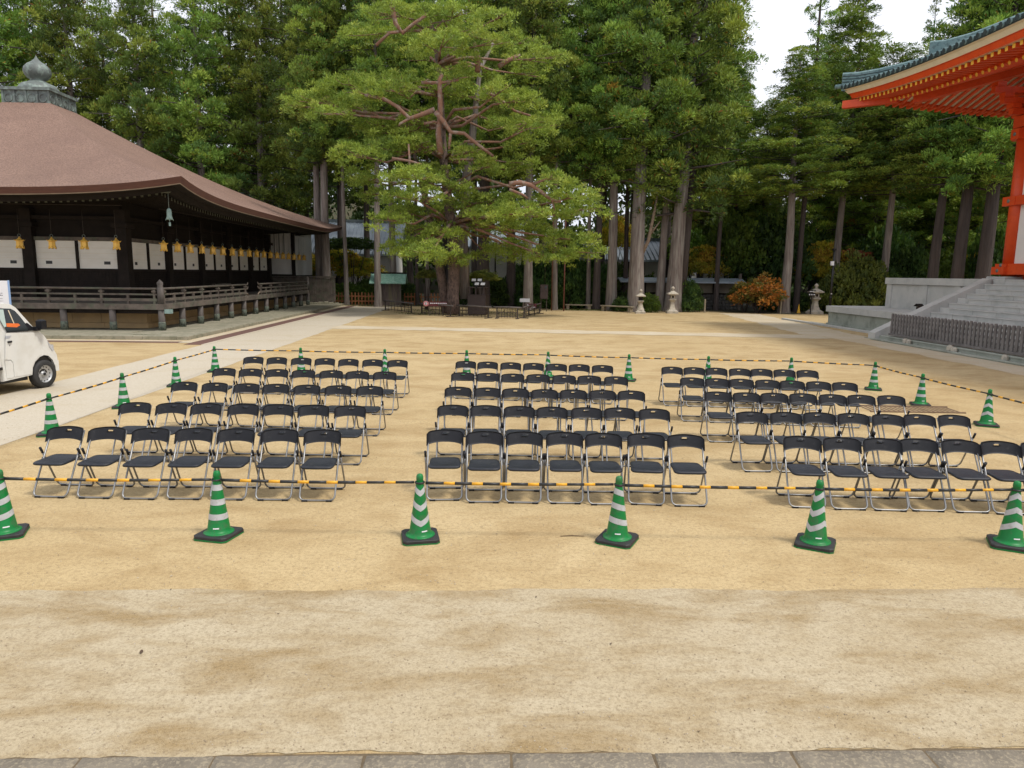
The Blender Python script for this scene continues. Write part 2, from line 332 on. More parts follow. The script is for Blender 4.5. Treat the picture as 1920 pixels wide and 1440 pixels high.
def wobble(t, a, k): return a*(math.sin(t*1.7+k)+0.6*math.sin(t*4.3+2*k)+0.4*math.sin(t*9.1+3*k)+.3*math.sin(t*23+k)+.2*math.sin(t*47.3))
def strip_sheet(name, p0, p1, w0, w1, z, mat, n=60, wob=0.03):
    """a ribbon from p0 to p1 (2-D) lying w0 to the left and w1 to the right of that line, with uneven edges"""
    p0 = Vector(p0); p1 = Vector(p1); d = (p1-p0); L_ = d.length; d.normalize(); nrm = Vector((-d.y, d.x))
    b = MB()
    def fn(u, v):
        q = p0 + d*(L_*u); o = (w0 + (-(w0+w1))*v)
        e = wobble(L_*u, wob, 1.3 if v < .5 else 4.1)
        q = q + nrm*(o+e); return (q.x, q.y, z)
    b.grid(fn, n, 1, smooth=False, flip=True)
    return tag(b.build(name, mat), kind='structure')
strip_sheet('side_path', (-9.0, -6), (-9.0, 56), 1.55, 1.42, 0.004, M['path'], 90, 0.02)
strip_sheet('cross_path', (-7.7, 35.3), (15.4, 32.2), 0.95, 0.9, 0.008, M['path_sandy'], 60, 0.09)
strip_sheet('terrace_path', (16.1, -6), (16.1, 33), 0.65, 1.25, 0.004, M['path_sandy'], 70, 0.08)
strip_sheet('garden_path', (16.0, 32.6), (18.0, 51.5), 1.2, 1.5, 0.0045, M['path_sandy'], 50, 0.08)
strip_sheet('near_path', (-14, 4.78), (14, 4.78), 1.09, 1.05, 0.004, M['strip'], 700, 0.018)

# near stone paving: slabs with open joints, each one its own piece
pave = MB(); pave.box(-14, 14, -3.0, 3.735, -0.2, 0.0025); M['joint_sand'] = surf('joint_sand', (0.17, 0.12, 0.065), (0.10, 0.075, 0.045), 9, 0.95, 0.6, 60, world=True)
pave = tag(pave.build('stone_paving', M['joint_sand']), kind='structure')
joints_x = [-5.6, -4.7, -3.95, -3.1, -2.3, -1.55, -0.70, 0.14, 0.96, 1.77, 2.56, 3.4, 4.2, 5.05, 5.9]
for row, (ya, yb) in enumerate(((3.10, 3.718), (2.48, 3.09), (1.86, 2.47))):
    for i in range(len(joints_x)-1):
        off = (0.0, 0.37, 0.12)[row]; xa = joints_x[i]+off+0.004; xb = joints_x[i+1]+off-0.004
        US = [0, .012, .12, .3, .5, .7, .88, .988, 1]; VS = [0, .016, .2, .5, .8, .984, 1]; b = MB(); nx, ny = 8, 6; dz = random.uniform(-.003, .003)
        def fn(u, v, xa=xa, xb=xb, ya=ya, yb=yb, s=row*50+i, dz=dz):
            u = US[round(u*8)]; v = VS[round(v*6)]; eu = min(u, 1-u); ev = min(v, 1-v); e = min(eu*(xb-xa), ev*(yb-ya))
            jag = 0.003*(math.sin(v*14+s*2.1)+math.sin(v*31+s)) if eu < .01 else 0
            jag2 = 0.0022*(math.sin(u*17+s)+math.sin(u*41+s*1.7)) if ev < .01 else 0
            drop = -0.012 if e < .001 else 0.0
            return (xa+(xb-xa)*u+jag, ya+(yb-ya)*v+(jag2 if v < .5 else -abs(jag2)), 0.012+dz+drop+0.0025*math.sin(u*9+s)*math.sin(v*7+s*2))
        b.grid(fn, nx, ny)
        o = b.build('paving_slab', M['slab_stone'], pave)


# small litter on the sand: dry leaves, twigs and stones
M['dry_leaf'] = surf('dry_leaf', (0.06, 0.035, 0.02), (0.10, 0.06, 0.03), 20, 0.8)
litter = [(265, 1223), (320, 1106), (522, 1151), (1005, 1120), (1310, 1372), (980, 1415), (1145, 1208), (678, 951), (740, 948), (1770, 1142), (1105, 1090), (640, 1106)]
for i, (x, y) in enumerate(litter):
    c = at_ground(x, y, 0.006); s = 0.021 if i == 0 else random.uniform(0.006, 0.011); a = random.uniform(0, 6.3)
    b = MB(); pts = []
    for k in range(9):
        t = k/8*2*math.pi; rr = s*(1-.25*abs(math.sin(t*2.5)))
        pts.append((rr*1.5*math.cos(t), rr*.7*math.sin(t), 0.003+0.006*math.cos(t)**2))
    nb = len(b.v); b.v += pts[:-1]+[(0, 0, 0.002)]
    for k in range(8): b.face((nb+k, nb+(k+1) % 8, nb+8), 0, True)
    o = b.build('dry_leaf', M['dry_leaf'], None, c); o.rotation_euler[2] = a
    tag(o, 'curled dark dry leaf, largest one lying on the pale packed strip' if i == 0 else 'tiny dark dry leaf speck lying on the sand', 'leaf', 'dry leaves on the sand')
tw = MB(); c = at_ground(1075, 1005, 0.008); tw.tube([(c.x-.14, c.y, .006), (c.x-.02, c.y+.012, .009), (c.x+.12, c.y+.004, .006)], [.003, .005, .003], 5)
tag(tw.build('twig', M['dry_leaf']), 'thin dry twig lying on the sand between two cones', 'twig')

# iron drain grating beside the right-hand chairs
M['grate'] = surf('sandy_rust', (0.20, 0.13, 0.075), (0.14, 0.09, 0.055), 6, 0.9)
gr = empty('drain_grating', (8.85, 14.45, 0.0), R(-3)); tag(gr, 'flat rusty drain grating of parallel bars set in the sand', 'drain')
b = MB(); b.box(-.95, .95, -.34, .34, -.02, 0.003); b.build('pit', M['sand'], gr)
for k in range(19):
    b = MB(); x = -.9+k*.1; b.box(x-.022, x+.022, -.32, .32, 0.0, 0.014, 0, .004); b.build('bar', M['grate'], gr)
for y in (-.33, .33):
    b = MB(); b.box(-.97, .97, y-.02, y+.02, 0.0, 0.026, 0, .004); b.build('frame', M['grate'], gr)

# loose grit on the nearer sand, too fine to count
_g = np.random.default_rng(31); n = 5500
_y = 3.75+9.5*_g.random(n)**1.7; _x = _g.uniform(-.78, .80, n)*(_y+1.0); _s = _g.uniform(.0018, .0050, n)*(1+.08*_y)
_o = np.array([(1,0,0),(0,1,0),(-1,0,0),(0,-1,0),(0,0,.8),(0,0,-.6)])
_V = (np.stack([_x, _y, _s*.35+.004], 1)[:, None, :]+_o[None]*_s[:, None, None]*_g.uniform(.6, 1.4, (n, 6, 1))).reshape(-1, 3)
_T = np.array([(0,1,4),(1,2,4),(2,3,4),(3,0,4)]); _Fc = (np.arange(n)[:, None, None]*6+_T[None]).reshape(-1, 3)
_me = bpy.data.meshes.new('grit'); _me.from_pydata(_V.tolist(), [], _Fc.tolist()); _me.materials.append(surf('grit', (0.36, 0.28, 0.18), (0.22, 0.17, 0.11), 3, 0.95, world=True, c3=(0.5, 0.45, 0.38), s3=11, a3=0.7))
tag(link('grit', _me), 'fine loose grit scattered over the nearer sand', 'grit', kind='stuff')

# ================================================================== folding chairs
def arc(p0, p1, p2, n=5):
    """rounded corner from p0 to p2 about control p1"""
    p0, p1, p2 = map(Vector, (p0, p1, p2))
    return [p0*(1-t)**2+p1*2*t*(1-t)+p2*t*t for t in [k/n for k in range(n+1)]]
TOP = Vector((0, .215, .745)); FOOT = Vector((0, -.205, .014))
def main_pt(x, t): p = TOP.lerp(FOOT, t); return Vector((x, p.y, p.z))
REAR_T = Vector((0, .045, .515)); REAR_B = Vector((0, .285, .014))
def make_chair():
    root = empty('folding_chair')
    w = .212
    pts = [main_pt(-w, 0), main_pt(-w, .5), main_pt(-w, .90)] + arc(main_pt(-w, .92), main_pt(-w, 1.0), main_pt(-w+.07, 1.0)) + \
          arc(main_pt(w-.07, 1.0), main_pt(w, 1.0), main_pt(w, .92)) + [main_pt(w, .9), main_pt(w, .5), main_pt(w, 0)]
    MB().tube(pts, .0115, 8).build('front_frame', M['steel'], root)
    w2 = .240
    def rp(x, t): p = REAR_T.lerp(REAR_B, t); return Vector((x, p.y, p.z))
    pts = [rp(-w2, 0), rp(-w2, .5), rp(-w2, .85)] + arc(rp(-w2, .86), rp(-w2, 1), rp(-w2+.07, 1)) + arc(rp(w2-.07, 1), rp(w2, 1), rp(w2, .86)) + [rp(w2, .85), rp(w2, .5), rp(w2, 0)]
    MB().tube(pts, .0115, 8).build('rear_frame', M['steel'], root)
    for s in (-1, 1):
        MB().tube([rp(s*w2, .06), rp(s*w2, -.09)], [.0145, .0155], 8).build('end_cap', M['black_plastic'], root)
        MB().box(s*.145-.035, s*.145+.035, FOOT.y-.017, FOOT.y+.017, -.001, .020).build('foot_cap', M['black_plastic'], root)
        MB().box(s*.165-.035, s*.165+.035, REAR_B.y-.017, REAR_B.y+.017, -.001, .020).build('foot_cap', M['black_plastic'], root)
        MB().beam((s*.226, .02, .425), (s*.226, .12, .40), .008, .03).build('hinge_plate', M['steel'], root)
    # seat: rounded, dished pad
    b = MB(); n = 28; ring = []
    def outline(sc, z, inset=0):
        o = []
        for k in range(n):
            t = 2*math.pi*k/n; c, s_ = math.cos(t), math.sin(t); e = .32
            x = math.copysign(abs(c)**e, c)*.198*sc; y = math.copysign(abs(s_)**e, s_)*.208*sc
            if y > 0: x *= .94
            o.append((x, y-.012, z+.03*(y+.1)))
        return o
    levels = [(.96, .402), (1.0, .410), (1.0, .424), (.95, .433), (.75, .430), (.4, .425)]
    st = []
    for sc, z in levels: st.append(len(b.v)); b.v += outline(sc, z)
    for a, c in zip(st[:-1], st[1:]):
        for k in range(n): b.face((a+k, a+(k+1) % n, c+(k+1) % n, c+k), 0, True)
    b.face(range(st[0], st[0]+n)[::-1]); b.face(range(st[-1], st[-1]+n), 0, True)
    b.build('seat', M['black_vinyl'], root)
    # backrest: bowed plastic panel with a grip hole
    NU, NV = 22, 8
    def back(off):
        def fn(u, v):
            x = (u-.5)*.462; a = (u-.5)*2
            edge = max(0, abs(a)-.84)/.16
            zt = .785-.020*a*a-.022*edge**2; zb = .617+.022*(1-a*a)-.010*abs(a)**6
            t = v
            # open the cells around the hole into an oval
            if abs(a) < .24 and .45 < v < .95: pass
            z = zb+(zt-zb)*t
            y = .168+.052*(1-a*a)*1.0-.0+ (z-.7)*.40+off-(0.03*edge)
            return (x, y, z)
        return fn
    b = MB(); hole = lambda i, j: (9 <= i <= 12 and j == 5)
    b.grid(back(0), NU, NV, skip=hole); nv = len(b.v)
    b.grid(back(.016), NU, NV, flip=True, skip=hole)
    W = NU+1
    def rim(loop):
        for a, c in zip(loop, loop[1:]+loop[:1]): b.face((a, nv+a, nv+c, c), 0, False)
    rim([i for i in range(W)][::-1] + [j*W for j in range(1, NV+1)] + [NV*W+i for i in range(1, W)] + [j*W+NU for j in range(NV-1, 0, -1)])
    hl = [5*W+i for i in range(9, 14)]+[6*W+i for i in range(13, 8, -1)]
    for a in (5*W+9, 5*W+13, 6*W+9, 6*W+13):     # pull the hole's corners inward
        for q in (a, nv+a):
            x, y, z = b.v[q]; dx = .008 if x < 0 else -.008; dz = .003 if (a//W) == 5 else -.004
            b.v[q] = (x+dx, y, z+dz)
    rim(hl)
    b.build('backrest', M['black_plastic'], root)
    return root
BLOCKS = [('nearest the white van', [((125,811),(607,817)), ((256,764),(658,770)), ((350,724),(694,732)), ((422,697),(722,704)), ((476,675),(746,681))]),
          ('in the middle', [((834.7,818),(1283,826)), ((849,769),(1225,775)), ((859.5,734),(1184,741)), ((868,705),(1154,713)), ((874,683),(1131,691))]),
          ('nearest the stone stairs', [((1503.6,829.6),(1946,841)), ((1408.8,781.4),(1784,787.6)), ((1344.7,743),(1667.7,750)), ((1296.6,715),(1581,724)), ((1258.6,694),(1512.7,700.5))])]
ROWN = ['front row', 'second row', 'third row', 'fourth row', 'back row']
chair0 = make_chair(); first = True
for bi, (bn, rows) in enumerate(BLOCKS):
    for ri, (pa, pb) in enumerate(rows):
        A = at_ground(*pa, 0.715); B = at_ground(*pb, 0.715); d = (B-A).normalized(); ang = math.atan2(d.y, d.x)
        for k in range(7):
            P = A.lerp(B, k/6); a = ang*0.6+R(random.gauss(0, 2.2))
            o = chair0 if first else copy_tree(chair0); first = False
            jy = random.gauss(0, .015); jx = random.gauss(0, .008)
            back = Vector((-math.sin(a), math.cos(a)))*.205
            o.location = (P.x-back.x+jx, P.y-back.y+jy, 0.001); o.rotation_euler[2] = a
            tag(o, 'black folding chair, %s from van side, %s of the block %s' % (ORD[k+1], ROWN[ri], bn), 'chair', 'folding chairs, %s of the block %s' % (ROWN[ri], bn))

# ================================================================== cones and striped bars
CONE_H = 0.70
def cone_r(z): return 0.032 + (0.118-0.032)*(1-(z-.05)/(.64))**1.05 if z < .66 else 0.03
def make_cone(zig, rotz, col='cone_green', plain=False, scale=1.0, name='traffic_cone'):
    root = empty(name)
    b = MB(); b.lathe([(.150, .040), (.152, .053), (.137, .058), (.122, .066), (.112, .09), (.085, .27), (.060, .45), (.040, .59), (.034, .635), (.037, .64), (.036, .668), (.030, .690), (.016, .699), (0.0001, .70)], 28)
    body = b.build('cone_body', M[col], root)
    if not plain:
        for zc in (.530, .380, .228):
            b = MB(); n = 36; hh = .030
            prof = lambda z: np.interp(z, [.055, .09, .27, .45, .59, .635], [.122, .112, .085, .060, .040, .034])+.0016
            def fn(u, v):
                t = 2*math.pi*u+rotz
                if zig == 1: off = (abs(((u*2) % 1)-.5)*4-1)*.030
                elif zig == 2: off = .022*math.sin(2*math.pi*u)
                else: off = 0
                z = zc+off*(0.6+prof(zc)*6)+(v-.5)*2*hh; r = prof(z); return (r*math.cos(t), r*math.sin(t), z)
            b.grid(fn, n, 2); b.build('reflective_band', M['reflect'], root)
        b = MB(); t0 = -math.pi/2+.35
        b.grid(lambda u, v: ((prof(.115+.012*v)+.001)*math.cos(t0+(u-.5)*.55), (prof(.115+.012*v)+.001)*math.sin(t0+(u-.5)*.55), .108+.012*v), 5, 1); b.build('maker_label', M['sign_white'], root)
    # weighted rubber base: square ring with cut corners
    b = MB(); s, c = .19, .035
    octa = [(-s+c,-s),(s-c,-s),(s,-s+c),(s,s-c),(s-c,s),(-s+c,s),(-s,s-c),(-s,-s+c)]
    lo = len(b.v); b.v += [(x*.985,y*.985,.014) for x,y in octa]; mi = len(b.v); b.v += [(x*.985,y*.985,.040) for x,y in octa]; hi = len(b.v); b.v += [(x*.95,y*.95,.048) for x,y in octa]
    for a, d in ((lo, mi), (mi, hi)):
        for k in range(8): b.face((a+k, a+(k+1) % 8, d+(k+1) % 8, d+k))
    b.face(range(lo, lo+8)[::-1]); b.face(range(hi, hi+8)); b.build('rubber_weight', M['rubber'], root)
    MB().extrude([(x, y) for x, y in octa], 0, .014).build('base_plate', M[col], root).rotation_euler[0] = R(90)
    root.scale = (scale,)*3
    return root
def bar_between(A, B, za=.60, zb=.60):
    """telescopic black and yellow cone bar with a ring over each cone"""
    A = Vector(A); B = Vector(B); d = (B-A); d.z = 0; L_ = d.length; d.normalize()
    root = empty('striped_bar', (A.x, A.y, 0), math.atan2(d.y, d.x))
    r0 = .046; x0 = r0+.012; x1 = L_-r0-.012; sag = random.uniform(.006, .014)
    nb = 13; b = MB(); dz = zb-za
    zz = lambda x: za+dz*x/L_-sag*math.sin(math.pi*x/L_)
    edges = [x0, x0+.19]; per_ = (x1-x0-.38)/5.39
    for k in range(6):
        a = x0+.19+per_*k
        edges += [a+per_*.39] + ([a+per_] if k < 5 else [])
    edges.append(x1)
    for k in range(len(edges)-1):
        a, c = edges[k], edges[k+1]; m = 0 if k % 2 == 0 else 1
        rr = .0165 if a < L_*.62 else .0145
        b.tube([(a, 0, zz(a)), (c, 0, zz(c))], rr, 8, m, cap=True)
    b.build('pole', [M['bar_black'], M['bar_yellow']], root)
    for x in (0, L_):
        t = MB(); t.tube([(x+r0*math.cos(q), r0*math.sin(q), zz(x)+.002) for q in [k/14*2*math.pi for k in range(14)]], .0075, 6, closed=True)
        t.build('ring', M['bar_black'], root)
    return root
front = [(10,1003),(411,1005),(788,1010),(1157,1014),(1528,1022),(1893,1024)]
backl = [(404,697),(565,700),(722,703),(875,705),(1027,708),(1178,714),(1326,718),(1481,721),(1637,731)]
leftl = [(331,724),(233,764),(98,815)]; rightl = [(1725,760),(1849,798)]
gp = lambda L_: [at_ground(x, y) for x, y in L_]
Fp, Bp, Lp, Rp = gp(front), gp(backl), gp(leftl), gp(rightl)
Lx = Vector((-7.2, 9.45, 0)); Rx = [Vector((9.35, 10.75, 0))]; Fx = Vector((7.5, 6.9, 0))
def put_cones(pts, zigs, desc, grp):
    for i, (p, zg) in enumerate(zip(pts, zigs)):
        o = make_cone(zg[0], R(zg[1])); o.location = (p.x, p.y, .001); o.rotation_euler[2] = R(zg[2])
        o.rotation_euler[0] = R(random.gauss(0, .5)); 
        tag(o, desc % ORD[i+1], 'traffic cone', grp)
put_cones(Fp, [(2,-60,22),(0,0,-14),(1,180,10),(2,140,-28),(1,150,-30),(1,100,-28)], 'white banded green cone, %s from the van side along the front line', 'cones along the front line')
put_cones([Fx], [(1,0,5)], 'green cone past the stairs side end of the front line'+' '*0+'%.0s', 'cones beyond the front line')
put_cones(Bp, [(0,0,10),(2,30,5),(1,90,0),(2,0,0),(1,60,0),(0,0,-20),(1,0,0),(2,200,0),(0,0,-25)], 'white banded green cone, %s from the hall side along the back line', 'cones along the back line')
put_cones(Lp+[Lx], [(2,10,12),(0,0,12),(0,0,14),(0,0,0)], 'green banded cone, %s from the back corner along the van side', 'cones along the van side')
put_cones(Rp+Rx, [(0,0,-22),(1,80,-25),(0,0,0)], 'green banded cone, %s from the back corner along the stairs side', 'cones along the stairs side')
for pts, where in (([Vector((-7.1, 7.2, 0))]+Fp+[Fx], 'the front line, %s from the van side'), (Bp, 'the back line, %s from the hall side'),
                   ([Bp[0]]+Lp+[Lx], 'the van side, %s from the back corner'), ([Bp[-1]]+Rp+Rx, 'the stairs side, %s from the back corner')):
    skip = 1 if where.startswith('the front') else 0
    for i in range(skip, len(pts)-1):
        o = bar_between(pts[i], pts[i+1], .605+random.gauss(0,.004), .61)
        tag(o, 'black and yellow striped bar on '+where % ORD[i+1-skip], 'barrier bar', 'striped cone bars')

# ================================================================== old hall on the left
M['bark_roof'] = surf('cypress_bark_roof', (0.275, 0.172, 0.127), (0.22, 0.135, 0.10), 0.35, 0.95, 0.8, 14, c3=(0.105, 0.060, 0.045), s3=15, a3=0.75, bdist=0.08, t3=(0.42, 0.62))
M['bark_edge'] = surf('bark_roof_edge', (0.115, 0.048, 0.032), (0.085, 0.036, 0.026), 2, 0.9, 0.5, 30, stretch=(1,1,8))
M['edge_line'] = surf('pale_eave_line', (0.30, 0.24, 0.18), (0.22, 0.17, 0.13), 3, 0.9)
M['rafter_end'] = surf('rafter_end', (0.105, 0.115, 0.085), (0.07, 0.075, 0.06), 9, 0.8)
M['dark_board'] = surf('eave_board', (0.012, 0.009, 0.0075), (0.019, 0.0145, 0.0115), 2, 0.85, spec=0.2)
WX, WY, BAY, NB = -16.73, 33.5, 4.2, 5
CX, CY, HW = WX-BAY*NB/2, WY+BAY*NB/2, BAY*NB/2
EAVE = HW+4.55
hall = empty('temple_hall', (CX, CY, 0))
tag(hall, 'old dark timber temple hall with brown bark roof and white shutters', 'temple hall')
HB = lambda: MB()      # parts are given in coordinates about the hall centre
def put(b, name, mats, parent=hall): return b.build(name, mats, parent)
def eave_up(t, hw): return 0.52*abs(t)**5*(max(0, hw-6)/(EAVE-6))**2
def roof_z(hw):
    q = (EAVE-hw)/(EAVE-1.3); return 5.78+6.05*(0.66*q+0.34*q**1.9)
def side_pt(k, t, hw, z):
    x, y = t*hw, -hw
    for _ in range(k): x, y = -y, x
    return (x, y, z)
APX, APY = 1.18, -.25       # the crown sits a little towards the courtyard
roof = MB()
for k in range(4):
    def fn(u, v, k=k):
        t = 2*u-1; hw = EAVE+(1.3-EAVE)*v; ex = 1+0.012*abs(t)**8*(1-v)
        p = side_pt(k, t, hw*ex, roof_z(hw)+eave_up(t, hw)); return (p[0]+APX*v, p[1]+APY*v, p[2])
    roof.grid(fn, 40, 22)
roof = put(roof, 'roof', M['bark_roof'])
def ring(name, mat, h0, z0, h1, z1, parent=roof, n=40):
    b = MB()
    for k in range(4):
        def fn(u, v, k=k):
            t = 2*u-1; h = h0+(h1-h0)*v; ex = 1+0.012*abs(t)**8
            return side_pt(k, t, h*ex, 5.78+z0+(z1-z0)*v+eave_up(t, EAVE))
        b.grid(fn, n, 1, flip=True)
    return b.build(name, mat, parent)
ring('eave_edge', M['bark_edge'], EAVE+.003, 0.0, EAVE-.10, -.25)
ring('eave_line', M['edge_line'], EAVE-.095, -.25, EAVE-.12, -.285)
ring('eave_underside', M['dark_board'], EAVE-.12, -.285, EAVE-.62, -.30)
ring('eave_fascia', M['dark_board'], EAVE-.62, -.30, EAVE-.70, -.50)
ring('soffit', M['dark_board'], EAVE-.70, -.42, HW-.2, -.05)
# rafters with pale ends, front (side 0) and courtyard side (side 1)
for k in (0, 1):
    n = 92
    for i in range(n):
        t = -1+2*(i+.5)/n
        if k == 0 and t < -0.35: continue
        h = EAVE-1.35; zz = 5.78-.42+eave_up(t, EAVE)*.85
        xo = t*h
        b = MB(); b.box(-.055, .055, -h, -HW-.1, zz-.07, zz+.07, 0)
        b.m[2] = 1
        b.v = [(x+xo, y, z+(0.30 if y > -HW-1 else 0)) for x, y, z in b.v]
        for _ in range(k): b.v = [(-y, x, z) for x, y, z in b.v]
        b.build('rafter', [M['dark_board'], M['rafter_end']], roof)
# corner hip rafter with its capped nose
b = MB(); d = EAVE-1.05; b.beam((HW-1, -HW+1, 5.9), (d, -d, 5.98), .26, .32); b.build('hip_rafter', M['rafter_end'], roof)
b = MB(); b.beam((d-.02, -d+.02, 5.95), (d+.16, -d-.16, 5.99), .34, .36); b.build('hip_rafter_cap', M['rafter_end'], roof)
# bronze box and jewel finial on top
ro = MB(); h = 1.26; ro.box(-h, h, -h, h, 11.55, 12.50); ro = put(ro, 'roof_crown_box', M['bronze_green']); ro.location = (APX, APY, 0)
b = MB(); b.box(-h-.14, h+.14, -h-.14, h+.14, 12.50, 12.66); b.build('crown_cornice', M['bronze_green'], ro)
b = MB(); b.box(-h-.10, h+.10, -h-.10, h+.10, 11.50, 11.68); b.build('crown_skirt', M['bronze_green'], ro)
for k in range(4):
    for j in range(5):
        t = -1+j*.5; b = MB(); b.box(t*h-.06, t*h+.06, -h-.05, -h+.02, 11.68, 12.50)
        for _ in range(k): b.v = [(-y, x, z) for x, y, z in b.v]
        b.build('crown_stile', M['bronze_green'], ro)
    for j in range(4):
        x0 = (-1+j*.5)*h+.315-.4; b = MB()
        b.tube([(x0+.4+.2*math.cos(a), -h-.012, 12.09+.22*math.sin(a)) for a in [q/12*2*math.pi for q in range(12)]], .03, 5, closed=True)
        for _ in range(k): b.v = [(-y, x, z) for x, y, z in b.v]
        b.build('crown_scroll', M['bronze_green'], ro)
b = MB(); b.lathe([(1.10, 12.66), (1.10, 12.74), (1.0, 12.90), (.86, 13.06), (.56, 13.18), (.40, 13.28), (.37, 13.36), (.52, 13.42), (.66, 13.60), (.71, 13.80), (.66, 14.0), (.50, 14.18), (.27, 14.33), (.12, 14.47), (.0001, 14.68)], 32)
put(b, 'jewel_finial', M['bronze_green']).location = (APX, APY, 0)

# walls: columns, beams, shutters, lattice
def wall_pt(k, a, off, z):
    """a metres from the right-hand (k=0) / near (k=1) corner along the wall, off = outwards"""
    if k == 0: return (HW-a, -HW-off, z)
    return (HW+off, -HW+a, z)
def wbox(k, a0, a1, o0, o1, z0, z1, b=None, mat=0, ch=0):
    p, q = wall_pt(k, a0, o0, z0), wall_pt(k, a1, o1, z1)
    b = b or MB(); b.box(min(p[0],q[0]), max(p[0],q[0]), min(p[1],q[1]), max(p[1],q[1]), z0, z1, mat, ch); return b
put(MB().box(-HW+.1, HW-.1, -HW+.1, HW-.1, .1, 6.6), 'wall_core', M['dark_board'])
for k in (0, 1):
    for i in range(NB+1):
        if k == 1 and i == 0: continue
        p = wall_pt(k, i*BAY, 0, 0); b = MB(); b.box(p[0]-.24, p[0]+.24, p[1]-.24, p[1]+.24, .7, 5.35, 0); put(b, 'column', M['wood_dark'])
        b = MB(); b.box(p[0]-.36, p[0]+.36, p[1]-.36, p[1]+.36, 4.55, 4.75); put(b, 'bracket', M['wood_dark'])
    for i in range(NB):
        a0, a1 = i*BAY+.24, (i+1)*BAY-.24; mid = (a0+a1)/2
        put(wbox(k, a0, a1, .0, .10, 3.95, 4.12), 'head_beam', M['wood_grey'])
        put(wbox(k, a0, a1, .0, .16, 4.9, 5.05), 'tie_beam', M['wood_dark'])
        put(wbox(k, a0, a1, .0, .08, 2.58, 2.71), 'sill_beam', M['wood_dark'])
        put(wbox(k, mid-.05, mid+.05, .02, .12, 2.71, 3.95), 'mullion', M['wood_dark'])
        for s, (b0, b1) in enumerate(((a0, mid-.05), (mid+.05, a1))):
            sh = put(wbox(k, b0+.01, b1-.01, -.05, .03, 2.71, 3.95), 'shutter', M['white_paper'])
            hc = (b0+b1)/2 + (.35 if s else -.35)*(1 if k == 0 else .6); hh = .14 if k == 0 else .11
            wbox(k, hc-hh, hc+hh, .028, .040, 2.90, 3.04).build('shutter_vent', M['black_metal'], sh)
            for z in (3.15, 3.4, 3.64): wbox(k, b0+.012, b1-.012, .0295, .0335, z-.004, z+.004).build('shutter_seam', M['cream'], sh)
        # lattice dado: boards and cross battens
        la = MB(); wbox(k, a0, a1, -.06, .02, 1.28, 2.58, la)
        for q in range(11): wbox(k, a0+.02, a1-.02, .018, .05, 1.36+q*.11, 1.40+q*.11, la)
        for q in range(24):
            x = a0+(a1-a0)*(q+.5)/24; wbox(k, x-.012, x+.012, .02, .035, 1.28, 2.58, la)
        put(la, 'lattice_dado', M['wood_dark'])
# veranda
VD = 2.75; DE = HW+VD
dk = MB()
nb_ = 30
put(MB().box(HW-.1, DE-.02, -DE+.02, HW+.6, 1.08, 1.20), 'deck_frame', M['wood_grey'])
put(MB().box(-HW, HW-.11, -DE+.02, -HW+.1, 1.08, 1.20), 'deck_frame', M['wood_grey'])
for i in range(11):
    x0 = HW+.0+i*VD/11; b = MB(); b.box(x0+.006, x0+VD/11-.006, -HW-.02, HW+.6, 1.203, 1.25, 0, .004); put(b, 'deck_board', M['wood_grey'])
for i in range(11):
    y0 = -DE+i*VD/11; b = MB(); b.box(-HW, DE-.02, y0+.006, y0+VD/11-.006, 1.203, 1.25, 0, .004); put(b, 'deck_board', M['wood_grey'])
put(MB().box(DE-.03, DE+.13, -DE-.13, HW+.6, 1.02, 1.262), 'edge_beam', M['wood_grey'])
put(MB().box(-HW, DE-.031, -DE-.13, -DE+.03, 1.02, 1.262), 'edge_beam', M['wood_grey'])
put(MB().box(DE-.35, DE-.12, -DE+.1, HW+.6, .84, 1.02), 'under_beam', M['wood_dark'])
put(MB().box(-HW, DE-.36, -DE+.12, -DE+.35, .84, 1.02), 'under_beam', M['wood_dark'])
b = MB(); b.box(DE+.13, DE+.40, -DE-.04, -DE+.17, .86, 1.03); put(b, 'beam_nose', M['bell_green'])
GAP0, GAP1 = 10.6, 13.1       # opening in the courtyard-side railing, metres from the corner
def post_shoe(x, y):
    b = MB(); b.lathe([(.135, .13), (.135, 1.02)], 12, (x, y, 0)); o = put(b, 'veranda_post', M['wood_post'])
    MB().lathe([(.148, .13), (.148, .47), (.138, .50)], 12, (x, y, 0)).build('bronze_shoe', M['verdigris'], o)
for i in range(13): post_shoe(DE-.02, -DE+.02+i*2.04)
for i in range(1, 6): post_shoe(DE-.02-i*2.05, -DE+.02)
def rail_run(k, a0, a1):
    """railing along a run measured from the veranda corner"""
    def P(a, z): return (DE-a, -DE, z) if k == 0 else (DE, -DE+a, z)
    for z, w, h in ((1.90, .085, .085), (1.66, .075, .07), (1.43, .10, .12)):
        b = MB()
        if z > 1.8: b.tube([P(a0, z), P(a1, z)], .048, 8)
        else: b.beam(P(a0, z), P(a1, z), w, h)
        put(b, 'rail', M['wood_grey'])
    n = max(2, int((a1-a0)/1.02))
    for i in range(n+1):
        a = a0+.12+(a1-a0-.24)*i/n; x, y, _ = P(a, 0)
        top = 1.86 if i % 2 == 0 else 1.63
        b = MB(); b.box(x-.045, x+.045, y-.045, y+.045, 1.262, top); put(b, 'baluster', M['wood_grey'])
        if i % 2 == 0:
            b = MB(); b.box(x-.085, x+.085, y-.085, y+.085, 1.74, 1.82); put(b, 'baluster_block', M['wood_grey'])
rail_run(0, .14, 10.3); rail_run(1, .14, GAP0); rail_run(1, GAP1, 24.4)
